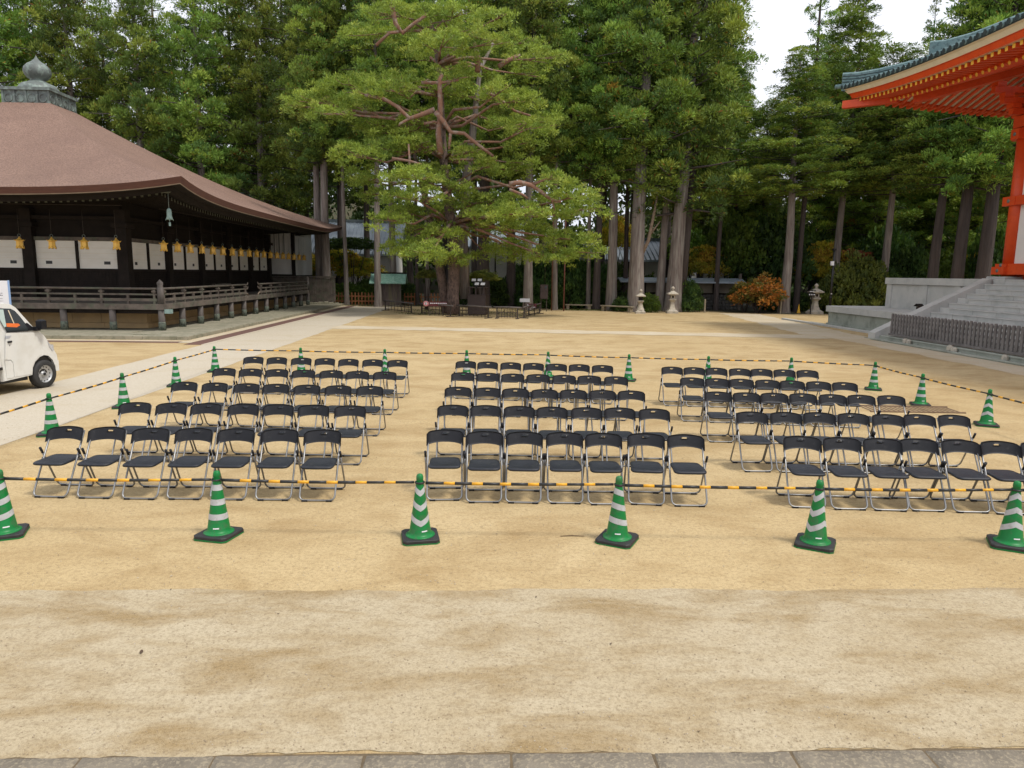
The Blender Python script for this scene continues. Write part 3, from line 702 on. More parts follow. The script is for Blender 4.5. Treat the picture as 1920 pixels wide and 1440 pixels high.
for a, s in ((GAP0, 1), (GAP1, -1)):           # rail ends curling up beside the opening
    for z in (1.90, 1.66):
        y = -DE+a; b = MB(); b.tube([(DE, y, z), (DE, y+s*.18, z-.02), (DE, y+s*.32, z+.03), (DE, y+s*.38, z+.13)], [.045, .042, .036, .02], 8); put(b, 'rail_end', M['wood_grey'])
    y = -DE+a; b = MB(); b.tube([(DE, y-s*.25, 1.36), (DE, y+s*.05, 1.42), (DE, y+s*.3, 1.36), (DE, y+s*.42, 1.25)], .03, 6); put(b, 'curved_brace', M['edge_line'])
b = MB(); b.box(HW+.9, HW+1.0, -DE+GAP0+.1, -DE+GAP1-.1, 1.25, 1.86); put(b, 'low_gate', M['wood_dark'])
b = MB(); b.box(HW+.86, HW+1.04, -DE+GAP0, -DE+GAP1, 1.862, 1.92); put(b, 'low_gate_cap', M['wood_grey'])
for (x, y) in ((DE, -DE), (DE, -DE+24.5)):
    b = MB(); b.lathe([(.13, 1.262), (.13, 1.95), (.105, 1.97), (.125, 2.0), (.10, 2.02), (.13, 2.10), (.12, 2.17), (.05, 2.25), (.0001, 2.30)], 14, (x, y, 0)); put(b, 'newel_post', M['wood_post'])
# foundation stones under the veranda
for k in (0, 1):
    for z0, z1, out in ((.13, .36, 1.62), (.365, .84, 1.55)):
        a = -out if k == 0 else -out+.42
        while a < (11 if k == 0 else 21):
            w = random.uniform(1.1, 2.2); put(wbox(k, a+.008, a+w-.008, out-.4, out, z0, z1, None, 0, .015), 'foundation_stone', M['found_stone']); a += w
# stone platform round the hall
pl = empty('hall_plinth', (0, 0, 0)); tag(pl, 'low stone plinth of paving slabs round the dark temple hall', 'plinth')
PX, PY = -11.78, 28.0
b = MB(); b.box(-45, PX-.45, PY+.45, 58.4, 0.0, .105); b.build('plinth_core', M['plinth_stone'], pl)
y = PY; i = 0
while y < 58:
    w = random.uniform(1.3, 2.2); b = MB(); b.box(PX-.44, PX+random.uniform(-.012, .012), y+.006, min(y+w, 58.4)-.006, 0.0, .15+random.uniform(-.006, .006), 0, .015); b.build('kerb_stone', M['plinth_stone'], pl); y += w
x = PX-.45
while x > -30:
    w = random.uniform(1.3, 2.2); b = MB(); b.box(x-w+.006, x-.006, PY+random.uniform(-.012, .012), PY+.44, 0.0, .15+random.uniform(-.006, .006), 0, .015); b.build('kerb_stone', M['plinth_stone'], pl); x -= w
for i in range(22):
    for j in range(2):
        b = MB(); y0 = 28.46+i*1.36+j*.4; b.box(PX-.46-(j+1)*1.0+.006, PX-.46-j*1.0-.006, y0+.007, y0+1.346, .09, .138+random.uniform(-.004, .004), 0, .008)
        if y0 < 57: b.build('paving_slab', M['plinth_stone'], pl)
for i in range(9):
    for j in range(2):
        x0 = PX-2.5-i*1.4-j*.5; b = MB(); b.box(x0-1.386, x0-.007, 28.46+j*1.1+.006, 28.46+(j+1)*1.1-.006, .09, .138+random.uniform(-.004, .004), 0, .008); b.build('paving_slab', M['plinth_stone'], pl)
# drain channel: pale kerb, red-brown grating, pale kerb
def rib(name, x0, x1, y0, y1, z, mat):
    b = MB(); b.box(x0, x1, y0, y1, -.02, z); return tag(b.build(name, mat), kind='structure')
rib('drain_kerb', -11.70, -11.25, 26.9, 57, .012, M['path_sandy']); rib('drain_channel', -11.24, -10.62, 26.3, 57, .009, M['drain_red']); rib('drain_kerb', -10.61, -10.44, 26.3, 57, .014, M['path'])
rib('drain_kerb', -45, -11.71, 27.35, 27.75, .012, M['path_sandy']); rib('drain_channel', -45, -11.25, 26.9, 27.34, .009, M['drain_red'])
b = MB(); b.box(-11.66, -11.3, 46.5, 48.3, .013, .017); tag(b.build('drain_opening', M['black_metal']), kind='structure')

# gilt lanterns under the eaves
def make_lantern():
    root = empty('hanging_lantern')
    b = MB(); b.lathe([(.17, .08), (.18, .12), (.172, .36), (.16, .38)], 6, smooth=False); b.build('lantern_body', M['gold'], root)
    b = MB(); b.lathe([(.13, .38), (.225, .385), (.24, .425), (.18, .43), (.11, .48), (.045, .55), (.02, .60), (.0001, .61)], 6, smooth=False); b.build('lantern_roof', M['gold'], root)
    b = MB()
    for k in range(6):
        t = k*math.pi/3; c, s = math.cos(t), math.sin(t)
        MB().tube([(.14*c, .14*s, .14), (.165*c, .165*s, .06), (.185*c, .185*s, .01)], [.05, .05, .025], 5).build('lantern_foot', M['gold'], root)
        MB().tube([(.215*c, .215*s, .405), (.265*c, .265*s, .45)], [.02, .01], 5).build('roof_horn', M['gold'], root)
    b = MB(); b.lathe([(.18, .06), (.185, .09), (.16, .11)], 6, smooth=False); b.build('lantern_base', M['gold'], root)
    b = MB(); b.tube([(.07*math.cos(t), 0, .66+.07*math.sin(t)) for t in [k/12*2*math.pi for k in range(12)]], .012, 5, closed=True); b.build('ring', M['bronze_green'], root)
    b = MB(); b.tube([(0, 0, .73), (0, 0, 1.95)], .008, 5); b.build('hanging_wire', M['iron_dark'], root)
    return root
lan0 = make_lantern(); lan0.location = (-16.16, 31.7, 3.52); lanz = 3.52; lan0.scale = (.8, .8, .86)
tag(lan0, 'gilt hanging lantern, first from the corner under the front eave', 'hanging lantern', 'gilt lanterns under the front eave')
for i in range(1, 5):
    o = copy_tree(lan0); o.location = (-16.16-1.36*i, 31.7, lanz); o.rotation_euler[2] = random.uniform(0, 1)
    tag(o, 'gilt hanging lantern, %s from the corner under the front eave' % ORD[i+1], 'hanging lantern', 'gilt lanterns under the front eave')
for i in range(18):
    o = copy_tree(lan0); o.location = (-14.93, 33.45+1.45*i, lanz); o.rotation_euler[2] = random.uniform(0, 1)
    tag(o, 'gilt hanging lantern, %s from the corner along the courtyard side eave' % ORD[i+1], 'hanging lantern', 'gilt lanterns along the courtyard side')
b = MB(); b.tube([(-14.93, 33.2, 5.40), (-14.93, 58.4, 5.40)], .012, 5); b.tube([(-22.2, 31.7, 5.40), (-15.8, 31.7, 5.40)], .012, 5)
tag(b.build('lantern_wire', M['iron_dark']), 'thin wire strung under the eaves holding the gilt lanterns', 'wire')
# wind bell at the corner of the eaves
wb_ = empty('wind_bell', (-13.02, 29.85, 4.62)); wb_.scale = (.78, .78, .95); tag(wb_, 'pale green bronze wind bell hanging from the eave corner', 'wind bell')
MB().lathe([(.155, .10), (.165, .13), (.125, .25), (.12, .42), (.10, .52), (.04, .57), (.0001, .58)], 16).build('bell', M['bell_green'], wb_)
for k in range(4):
    t = k*math.pi/2+.5; MB().tube([(.15*math.cos(t), .15*math.sin(t), .13), (.185*math.cos(t), .185*math.sin(t), .06)], [.02, .012], 5).build('bell_foot', M['bell_green'], wb_)
MB().tube([(0, 0, .15), (0, 0, -.03)], .008, 5).build('clapper_rod', M['bell_green'], wb_)
MB().box(-.05, .05, -.008, .008, -.17, -.02).build('wind_vane', M['bell_green'], wb_)
MB().tube([(0, 0, .57), (0, 0, 1.35)], .014, 6).build('hanger', M['bronze_green'], wb_)

# white annex, board fence and roof behind the hall
an = empty('annex', (-17.6, 57.6, 0)); tag(an, 'white plastered annex with dark boarding beyond the hall end', 'building')
MB().box(-2.5, 1.95, 0, 6, 2.35, 5.9).build('wall', M['white_plaster'], an); MB().box(-2.5, 1.95, -.06, 6, .15, 2.35).build('wall_boards', M['wood_dark'], an)
MB().box(1.85, 2.1, -.12, .1, .1, 5.9).build('corner_post', M['wood_dark'], an); MB().box(-2.5, 2.1, -.14, 0.0, 2.3, 2.42).build('sill_rail', M['wood_dark'], an)
for k in range(3): MB().box(.5+k*.38, .53+k*.38, -.05, .0, 3.9, 5.9).build('hanging_pole', M['wood_dark'], an)
MB().extrude([(-3.2, 5.85), (2.6, 5.85), (-.3, 7.6)], -.8, 6.8).build('roof', M['tile_blue'], an)
fe = empty('board_fence', (0, 57.4, 0)); tag(fe, 'weathered grey upright board fence between hall and cedars', 'fence')
for k in range(34):
    x = -17.2+k*.145; MB().box(x-.066, x+.066, -.02, .02, .3, 2.15+random.uniform(-.02, .02)).build('board', M['wood_grey'], fe)
MB().box(-17.3, -12.3, -.07, .07, 2.18, 2.30).build('cap_rail', M['wood_grey'], fe); MB().box(-17.3, -12.3, .02, .07, .8, .92).build('rail', M['wood_grey'], fe)
for k in range(9):
    x = -15.6+k*.42; MB().box(x-.19, x+.19, -.28, -.02, .0, .28+random.uniform(-.05, .05), 0, .05).build('footing_stone', M['plinth_stone'], fe)
def house(label, x0, x1, y0, y1, eave, ridge, wall='white_plaster', roofm='tile_blue', over=.9, name='house', along='x', base=0):
    h = empty(name, ((x0+x1)/2, (y0+y1)/2, 0)); tag(h, label, 'building')
    w, d = (x1-x0)/2, (y1-y0)/2
    MB().box(-w, w, -d, d, base, eave).build('wall', M[wall], h)
    r = MB()
    if along == 'x': r.extrude([(-d-over, eave-.25), (-d-over, eave-.05), (0, ridge), (d+over, eave-.05), (d+over, eave-.25), (0, ridge-.25)], -w-over, w+over, axis='x')
    else: r.extrude([(-w-over, eave-.25), (-w-over, eave-.05), (0, ridge), (w+over, eave-.05), (w+over, eave-.25), (0, ridge-.25)], -d-over, d+over)
    r = r.build('roof', M[roofm], h)
    n = int((2*w+2*over)/.45) if along == 'x' else int((2*d+2*over)/.45)
    rb = MB()
    for i in range(n+1):
        if along == 'x':
            x = -w-over+i*.45; rb.tube([(x, -d-over, eave-.03), (x, 0, ridge+.02)], .06, 5)
        else:
            y = -d-over+i*.45; rb.tube([(w+over, y, eave-.03), (0, y, ridge+.02)], .06, 5); rb.tube([(-w-over, y, eave-.03), (0, y, ridge+.02)], .06, 5)
    rb.build('tile_ribs', M[roofm], r)
    (MB().box(-w-over, w+over, -.18, .18, ridge-.05, ridge+.22) if along == 'x' else MB().box(-.18, .18, -d-over, d+over, ridge-.05, ridge+.22)).build('ridge', M[roofm], r)
    for s in (-1, 0, 1):
        MB().box(s*w*.6-.7, s*w*.6+.7, -d-.03, -d+.05, base+1.0, base+2.2).build('window', M['glass_dark'], h)
    for k in range(7): 
        x = -w+2*w*k/6; MB().box(x-.08, x+.08, -d-.045, -d+.05, base, eave-.05).build('post', M['wood_dark'], h)
    return h
house('small roof gable with grey green tiles rising behind the bark roof', -27.5, -20.8, 70, 76, 8.6, 10.35, 'wood_dark', 'tile_green', .8, 'gable_building')

# ================================================================== vermilion pagoda hall on the right: terrace, stairs, eaves
SX, SYF, SZ = 22.2, 39.7, 2.73
LX, LYF, LZ = 19.65, 41.2, 1.08
ST = 31.2
ter = empty('stone_terrace', (0, 0, 0)); tag(ter, 'pale granite two-tier terrace carrying the vermilion hall', 'terrace')
def course(x0, x1, y0, y1, z0, z1, w, name, mat, along='y', gap=.006, ch=.012):
    a, e = (y0, y1) if along == 'y' else (x0, x1)
    n = max(1, round((e-a)/w)); w = (e-a)/n
    for i in range(n):
        p, q = a+i*w+gap, a+(i+1)*w-gap; b = MB()
        if along == 'y': b.box(x0+random.uniform(-.004, .004), x1, p, q, z0, z1, 0, ch)
        else: b.box(p, q, y0, y1+random.uniform(-.004, .004), z0, z1, 0, ch)
        b.build(name, M[mat], ter)
MB().box(SX+.2, 46, 2, SYF-.2, 0, SZ-.36).build('upper_core', M['granite'], ter)
MB().box(LX+.2, 46, 0, LYF-.2, 0, LZ-.32).build('lower_core', M['granite_mossy'], ter)
course(LX+.12, LX+.21, ST+.5, LYF-.1, 0.0, LZ-.335, 1.55, 'wall_stone', 'granite_mossy'); course(LX+.12, 34, LYF-.3, LYF-.1, 0.0, LZ-.335, 1.9, 'wall_stone', 'granite_mossy', 'x')
course(LX, LX+.8, ST+.5, LYF, LZ-.33, LZ, .78, 'cap_stone', 'granite'); course(LX+.81, 34, LYF-.8, LYF, LZ-.33, LZ, 1.0, 'cap_stone', 'granite', 'x')
MB().box(LX+.8, SX+.3, ST+.5, LYF-.81, LZ-.3, LZ-.012).build('terrace_floor', M['granite'], ter)
course(SX+.1, SX+.21, ST+.4, SYF-.1, LZ-.01, SZ-.35, 2.05, 'wall_stone', 'granite'); course(SX+.1, 40, SYF-.3, SYF-.1, LZ-.01, SZ-.35, 2.05, 'wall_stone', 'granite', 'x')
for y in (ST+2.3, ST+4.9, SYF-.35): MB().box(SX+.04, SX+.2, y-.24, y+.24, LZ-.008, SZ-.352).build('pilaster', M['granite'], ter)
course(SX-.02, SX+.7, ST+.4, SYF, SZ-.34, SZ, 1.35, 'cap_stone', 'granite'); course(SX+.71, 40, SYF-.7, SYF, SZ-.34, SZ, 1.35, 'cap_stone', 'granite', 'x')
MB().box(SX+.69, 46, 2, SYF-.71, SZ-.34, SZ-.008).build('terrace_floor', M['granite'], ter)
# moat kerb along the terrace foot and low kerb before the stairs
course(LX-.95, LX-.70, ST+1.5, LYF+4, 0.0, .10, 1.6, 'kerb_stone', 'granite'); course(LX+.02, LX+.13, ST+.5, LYF-.1, 0.0, .10, .5, 'footing_stone', 'granite_mossy')
mo = MB(); mo.box(LX-.70, LX+.12, ST+.7, LYF+2, 0.0, .012); mo.build('gravel_gutter', M['granite_mossy'], ter)

stairs = empty('stone_stairs', (0, 0, 0)); tag(stairs, 'broad flight of granite steps climbing to the vermilion hall', 'stairs')
def sblocks(x0, x1, z0, z1, name, w=1.47, off=0.0, mat='granite'):
    y = ST-off; first_ = True
    while y > 19.5:
        w2 = w+random.uniform(-.08, .08); yy = max(y-w2, 19.0)
        b = MB(); xr = x0+random.uniform(-.003, .003); b.box(xr, x1, yy+.009, y-.009, z0, z1-.045); b.box(xr-.028, x1, yy+.009, y-.009, z1-.044, z1, 0, .008); b.build(name, M[mat], stairs); y = yy
    b = MB(); b.box(x0, x1, 9.8, y-.005, z0, z1, 0, .012); b.build(name, M[mat], stairs)
    if off: b = MB(); b.box(x0, x1, ST-off+.005, ST, z0, z1, 0, .012); b.build(name, M[mat], stairs)
for i in range(12):
    x = 18.1+.383*i; sblocks(x, x+.50, .2+.21*i, .2+.21*(i+1)-.002*(i % 2), 'step_block', 1.47, 0.0 if i % 2 == 0 else .72)
sblocks(17.4, 18.12, 0.0, .2, 'landing_block', 1.5, .4, 'granite_mossy'); sblocks(16.98, 17.18, 0.0, .07, 'kerb_stone', 1.35, 0.0, 'granite_mossy')
b = MB(); b.box(17.19, 17.39, 9.8, ST+.9, -.02, .015); b.build('gutter', M['granite_mossy'], stairs)
for y0 in (ST+.01, 9.2):      # sloping side slabs in three lengths
    xs = [17.2, 18.9, 20.6, 22.22]; zs = lambda x: .30+.49*(x-17.2)
    for a, c in zip(xs[:-1], xs[1:]):
        b = MB(); b.extrude([(a+.004, 0.0 if a < 18 else zs(a)-.75), (c-.004, zs(c)-.75 if c > 19 else 0.0), (c-.004, zs(c)), (a+.004, zs(a))], y0, y0+.58); b.build('side_slab', M['granite'], stairs)
    b = MB(); b.extrude([(17.25, 0.0), (22.2, 0.0), (22.2, zs(22.2)-.3), (17.3, .22)], y0+.06, y0+.52); b.build('side_core', M['granite'], stairs)
# wooden lantern box on the terrace
wl = empty('wooden_lantern_box', at_ground(1722, 584, LZ)); wl.scale = (.62, .62, .62); tag(wl, 'small wooden box with a gabled roof standing on the terrace', 'lantern box')
MB().box(-.14, .14, -.14, .14, 0, .42).build('box', M['wood_grey'], wl); MB().box(-.15, -.138, -.08, .08, .14, .34).build('box_window', M['wood_dark'], wl)
MB().extrude([(-.30, .40), (0, .58), (.30, .40), (.30, .45), (0, .63), (-.30, .45)], -.26, .26, axis='x').build('roof', M['wood_dark'], wl)

# picket fence across the foot of the stairs
pf = empty('picket_fence', (17.6, 0, 0)); tag(pf, 'weathered grey wooden picket fence across the foot of the stairs', 'fence')
k = 0; y = 30.62
while y > 16:
    b = MB(); h = 1.20+random.uniform(-.015, .015); b.box(-.035, .012, y-.058, y+.058, .33, h-.03); b.extrude([(y-.058, h-.03), (y+.058, h-.03), (y+.03, h), (y-.03, h)], -.035, .012, axis='x')
    b.build('picket', M['fence_wood'], pf); y -= .214; k += 1
for z in (.50, .70, .90, 1.08): MB().box(.014, .06, 16, 30.7, z-.045, z+.045).build('rail', M['fence_wood'], pf)
MB().box(-.07, .07, 16, 30.72, .245, .328).build('sleeper', M['fence_wood'], pf)
for y in (30.5, 27.7, 24.9, 22.1, 19.3, 16.5): MB().box(-.06, .06, y-.06, y+.06, .2, 1.05).build('post', M['wood_dark'], pf) if False else None
for y in (29.0, 28.75, 26.1, 25.85, 23.2, 20.5):
    st_ = MB(); st_.lathe([(.10, 0), (.16, .05), (.15, .15), (.07, .20), (.0001, .205)], 7, smooth=False); o = st_.build('stone', M['lantern_stone'], None, (17.29, y, .012)); o.scale = (random.uniform(.6, .7), random.uniform(.8, 1.1), random.uniform(.9, 1.3)); o.rotation_euler[2] = random.uniform(0, 3)
    tag(o, 'rough brown stone in the gutter, %s from the terrace along the picket fence' % ORD[1+[29.0, 28.75, 26.1, 25.85, 23.2, 20.5].index(y)], 'stone', 'stones against the picket fence')

# ---- the hall itself
EX, EY = 18.1, 38.0
PXc, PYc = 23.8, 32.3
rh = empty('vermilion_hall', (0, 0, 0)); tag(rh, 'vermilion timber hall with green tiled eaves and yellow rafter ends', 'temple hall')
ez = lambda s: 11.15+.78*(max(0.0, 1-max(s, 0)/13))**2.2
W_ = lambda u, s, z: (EX+u, EY-s, z)          # courtyard side: u inwards, s from the corner
N_ = lambda u, s, z: (EX+s, EY-u, z)          # far side
LEN = 30.0
def sweep(name, mat, u0, z0, u1, z1, n=40, s0=None, mapf=None, parent=rh):
    for mp_ in ((W_, N_) if mapf is None else (mapf,)):
        b = MB(); fl = (mp_ is W_)
        def fn(t, v):
            u = u0+(u1-u0)*v; s = u+(LEN-u)*(t**1.5); return mp_(u, s, ez(s)+z0+(z1-z0)*v)
        b.grid(fn, n, 1, flip=fl); b.build(name, mat, parent)
sweep('tile_edge', M['tile_dark'], -.10, .52, -.06, .34); sweep('eave_soffit_lip', M['cream'], -.06, .34, .06, .30)
sweep('cream_board', M['cream'], .06, .30, .18, .13); sweep('fascia_lip', M['red'], .18, .131, .24, .13); sweep('red_fascia', M['red'], .24, .13, .34, -.13)
sweep('flying_soffit', M['cream'], .30, -.115, 1.75, -.03); sweep('rafter_beam', M['red'], 1.55, -.30, 1.57, -.06); sweep('rafter_beam', M['red'], 1.57, -.06, 1.75, -.06)
sweep('base_soffit', M['cream'], 1.57, -.225, 6.2, 1.05)
n_w = int(22/.37)
for mp_ in (W_, N_):
    for i in range(n_w):
        s = .62+.37*i
        z = ez(s)-.20; u1 = min(1.75, max(.7, s-.05)); b = MB()
        b.beam(mp_(.45, s, z), mp_(u1, s, z+.075*(u1-.45)), .15, .155, 0); b.m[0] = 1
        b.build('flying_rafter', [M['red'], M['yellow_end']], rh)
    for i in range(int(21/.37)):
        s = 1.95+.37*i; z = ez(s)-.33; u1 = min(6.1, s-.1); b = MB()
        if u1 < 1.75: continue
        b.tube([mp_(1.50, s, z), mp_(u1, s, z+.278*(u1-1.5))], .078, 10, 0); b.m[-2] = 1; b.m[-1] = 1
        b.build('base_rafter', [M['red'], M['yellow_end']], rh)
    # round tile ends along the eave and the tile rows running up the roof
for mp_ in (W_, N_):
    for i in range(56):
        s = .18+.40*i; b = MB(); z = ez(s)+.46
        top = min(7.0, s+.3)
        b.tube([mp_(-.16, s, z), mp_(.6, s, z+.16), mp_(top*.5+.1, s, z+.16+.27*(top*.5-.5)), mp_(top, s, z+.16+.27*(top-.6))], .105, 9, 0); b.m[-2] = 1; b.m[-1] = 1
        b.build('tile_row', [M['tile_green'], M['tile_dark']], rh)
rs = MB()
for mp_ in (W_, N_):
    def fn(t, v, mp_=mp_):
        u = -.10+7.2*v; s = max(u, 0)+(LEN-max(u, 0))*(t**1.5); return mp_(u, s, ez(s)+.42+.26*u)
    rs.grid(fn, 40, 8, flip=(mp_ is N_))
rs.build('roof_tiles', M['tile_green'], rh)
def hip(u, z): return (EX+u, EY-u, z)
def hip_ridge(pts, w, hgt):
    b = MB(); k = len(pts); 
    for (u, z) in pts:
        for a, c in ((-w, -hgt), (-w, -.08), (-w*.55, 0), (w*.55, 0), (w, -.08), (w, -hgt)):
            x, y, _ = hip(u, 0); b.v.append((x+a*.7071, y+a*.7071, z+c))
    for i in range(k-1):
        for j in range(5): b.face((6*i+j, 6*i+j+1, 6*i+7+j, 6*i+6+j))
    b.face(range(6)); b.face(range(6*(k-1), 6*k)[::-1]); return b
hr = hip_ridge([(-.02, 13.10), (.5, 13.02), (1.2, 13.02), (2.0, 13.10), (2.95, 13.24)], .17, .9).build('hip_ridge', M['tile_green'], rh)
hip_ridge([(2.75, 13.85), (3.2, 13.78), (4.0, 13.90), (4.6, 14.10), (6.0, 14.6), (7.4, 15.2)], .21, 1.4).build('hip_ridge', M['tile_green'], rh)
for dz in (.20, .34, .48):
    b = MB()
    for sd in (-1, 1): b.tube([tuple(Vector(hip(u, z-dz))+Vector((sd*.126, sd*.126, 0))) for u, z in ((0, 13.10), (.5, 13.02), (1.2, 13.02), (2.0, 13.10), (2.9, 13.24))], .02, 5)
    b.build('ridge_course', M['tile_dark'], hr)
MB().tube([hip(-.28, 12.48), hip(.05, 12.46)], .11, 10).build('ridge_end_tile', M['tile_green'], rh)
b = MB(); b.beam(hip(.05, 11.52), hip(1.9, 11.44), .34, .36); b.build('hip_rafter', M['red'], rh)
b = MB(); b.beam(hip(2.4, 11.30), hip(6.3, 12.1), .36, .40); b.build('hip_rafter', M['red'], rh)
# pillars, beams, plaster
def pillar(x, y):
    b = MB(); b.lathe([(.31, SZ+.14), (.31, 9.45)], 20, (x, y, 0)); b.build('pillar', M['red'], rh)
    MB().box(x-.62, x+.62, y-.62, y+.62, SZ-.005, SZ+.12, 0, .03).build('pillar_base', M['granite'], rh)
    b = MB(); b.box(x-.36, x+.36, y-.36, y+.36, 9.42, 9.9); b.build('bracket_block', M['red'], rh)
    for zz, ll in ((9.95, .8), (10.4, 1.25), (10.85, 1.7)):
        MB().box(x-ll, x+ll, y-.14, y+.14, zz, zz+.26).build('bracket_arm', M['red'], rh); MB().box(x-.141, x+.141, y-ll, y+ll, zz+.003, zz+.263).build('bracket_arm', M['red'], rh)
        for sx, sy in ((-1, 0), (1, 0), (0, -1), (0, 1)): MB().box(x+sx*ll*.85-.2, x+sx*ll*.85+.2, y+sy*ll*.85-.2, y+sy*ll*.85+.2, zz+.265, zz+.46).build('bracket_block', M['red'], rh)
for i in range(5): pillar(PXc, PYc-4.7*i)
for i in range(1, 4): pillar(PXc+4.7*i, PYc)
for ext, z0, z1, hw in ((.58, SZ+.21, SZ+.56, .41), (.45, SZ+.562, SZ+.70, .37), (.43, 6.02, 6.42, .40), (.50, 8.9, 9.35, .25)):
    MB().box(PXc-hw, PXc+hw, 10, PYc+ext, z0, z1).build('tie_beam', M['red'], rh); MB().box(PXc-ext, 40, PYc-hw*.97, PYc+hw*.97, z0+.002, z1-.002).build('tie_beam', M['red'], rh)
    for yy in range(5):
        MB().lathe([(.0001, 0), (.09, 0), (.09, .02), (.04, .045), (.0001, .05)][::-1], 6, smooth=False).build('nail_cover', M['bronze_green'], rh)
        o = bpy.context.scene.collection.objects[-1]; o.rotation_euler[1] = R(-90); o.location = (PXc-hw, PYc-4.7*yy, (z0+z1)/2)
    MB().lathe([(.0001, 0), (.09, 0), (.09, .02), (.04, .045), (.0001, .05)][::-1], 6, smooth=False).build('nail_cover', M['bronze_green'], rh)
    o = bpy.context.scene.collection.objects[-1]; o.rotation_euler[1] = R(-90); o.location = (PXc-ext, PYc, (z0+z1)/2)
for i in range(4):
    MB().box(PXc-.05, PXc+.1, PYc-4.7*(i+1)+.3, PYc-4.7*i-.3, SZ+.7, 8.9).build('plaster_panel', M['white_plaster'], rh)
    MB().box(PXc+4.7*i+.3, PXc+4.7*(i+1)-.3, PYc-.1, PYc+.05, SZ+.7, 8.9).build('plaster_panel', M['white_plaster'], rh)
MB().box(PXc+.2, 42, 9, PYc-.15, SZ, 11.6).build('hall_core', M['red'], rh)

# ================================================================== white truck cab at the left edge
van = empty('delivery_truck', (-10.322, 16.427, 0), R(78)); tag(van, 'white cab-over delivery truck with steel wheels parked before the old hall', 'truck')
# local frame: +x forward, courtyard (near) side at y=-0.05, far side y=+1.55; front axle at x=0
VW = 1.6
prof = [(-1.0, .30), (-.27, .34), (-.24, .50), (-.16, .63), (-.02, .725), (.10, .755), (.22, .725), (.33, .62), (.395, .46), (.40, .34), (.46, .36), (.475, .64), (.465, .73), (.38, .87), (.24, 1.07), (.16, 1.19), (.04, 1.30), (-.08, 1.37), (-.49, 1.88), (-.58, 1.94), (-.75, 1.975), (-1.0, 2.0)]
b = MB(); n = len(prof); levels = [(0.0, .985), (.03, 1.0), (VW-.03, 1.0), (VW, .985)]
for y, sc in levels:
    for (x, z) in prof:
        tum = max(0, z-1.3)*.10; yy = y+(tum if y < .5 else -tum)
        cx_, cz_ = -.45, 1.0; b.v.append((cx_+(x-cx_)*sc, yy-.08, cz_+(z-cz_)*sc))
for i in range(3):
    for j in range(n): b.face((i*n+j, (i+1)*n+j, (i+1)*n+(j+1) % n, i*n+(j+1) % n), 0, False)
b.face(range(n)); b.face(range(3*n, 4*n)[::-1]); b.build('cab_body', M['white_paint'], van)
def patch(pts, off, name, mat, parent=van, thick=.02):
    """flat panel on the near flank, following its inward lean"""
    b = MB(); P = []
    for (x, z) in pts: P.append((x, -.08+max(0, z-1.3)*.10-off, z))
    k = len(P); b.v += P+[(x, y+thick, z) for x, y, z in P]
    b.face(range(k)); b.face(range(k, 2*k)[::-1])
    for i in range(k): b.face((i, k+i, k+(i+1) % k, (i+1) % k))
    return b.build(name, mat, parent)
door = patch([(-.74, .37), (-.29, .37), (-.26, .52), (-.17, .655), (-.04, .755), (.02, .79), (.01, 1.29), (-.84, 1.34), (-.925, .80), (-.93, .77), (-.79, .75), (-.745, .69)], .008, 'door', M['white_paint'])
patch([(-.80, 1.37), (-.24, 1.36), (-.31, 1.50), (-.43, 1.68), (-.53, 1.80), (-.63, 1.85), (-.98, 1.875), (-.93, 1.66)], .006, 'side_window', M['glass_dark'])
patch([(-.82, 1.345), (-.08, 1.338), (-.08, 1.36), (-.81, 1.367)], .012, 'window_trim', M['black_plastic'])
patch([(-.09, 1.36), (-.25, 1.362), (-.33, 1.50), (-.27, 1.52), (-.15, 1.42)], .010, 'window_corner', M['black_plastic'])
patch([(-.84, 1.12), (-.74, 1.125), (-.74, 1.165), (-.84, 1.16)], .03, 'door_handle', M['black_plastic'], door)
patch([(-.80, 1.05), (-.78, 1.05), (-.78, 1.08), (-.80, 1.08)], .012, 'door_lock', M['steel'], door)
patch([(-.935, .36), (-.76, .36), (-.757, .68), (-.80, .735), (-.94, .755)], .010, 'fuel_flap', M['white_paint'])
for k in range(3): patch([(-.87, 1.22+k*.022), (-.77+.02*k, 1.22+k*.022), (-.77+.02*k, 1.228+k*.022), (-.87, 1.228+k*.022)], .011, 'door_lettering', surf('pale_lettering', (.35, .37, .45)) if k == 0 else bpy.data.materials['pale_lettering'], door)
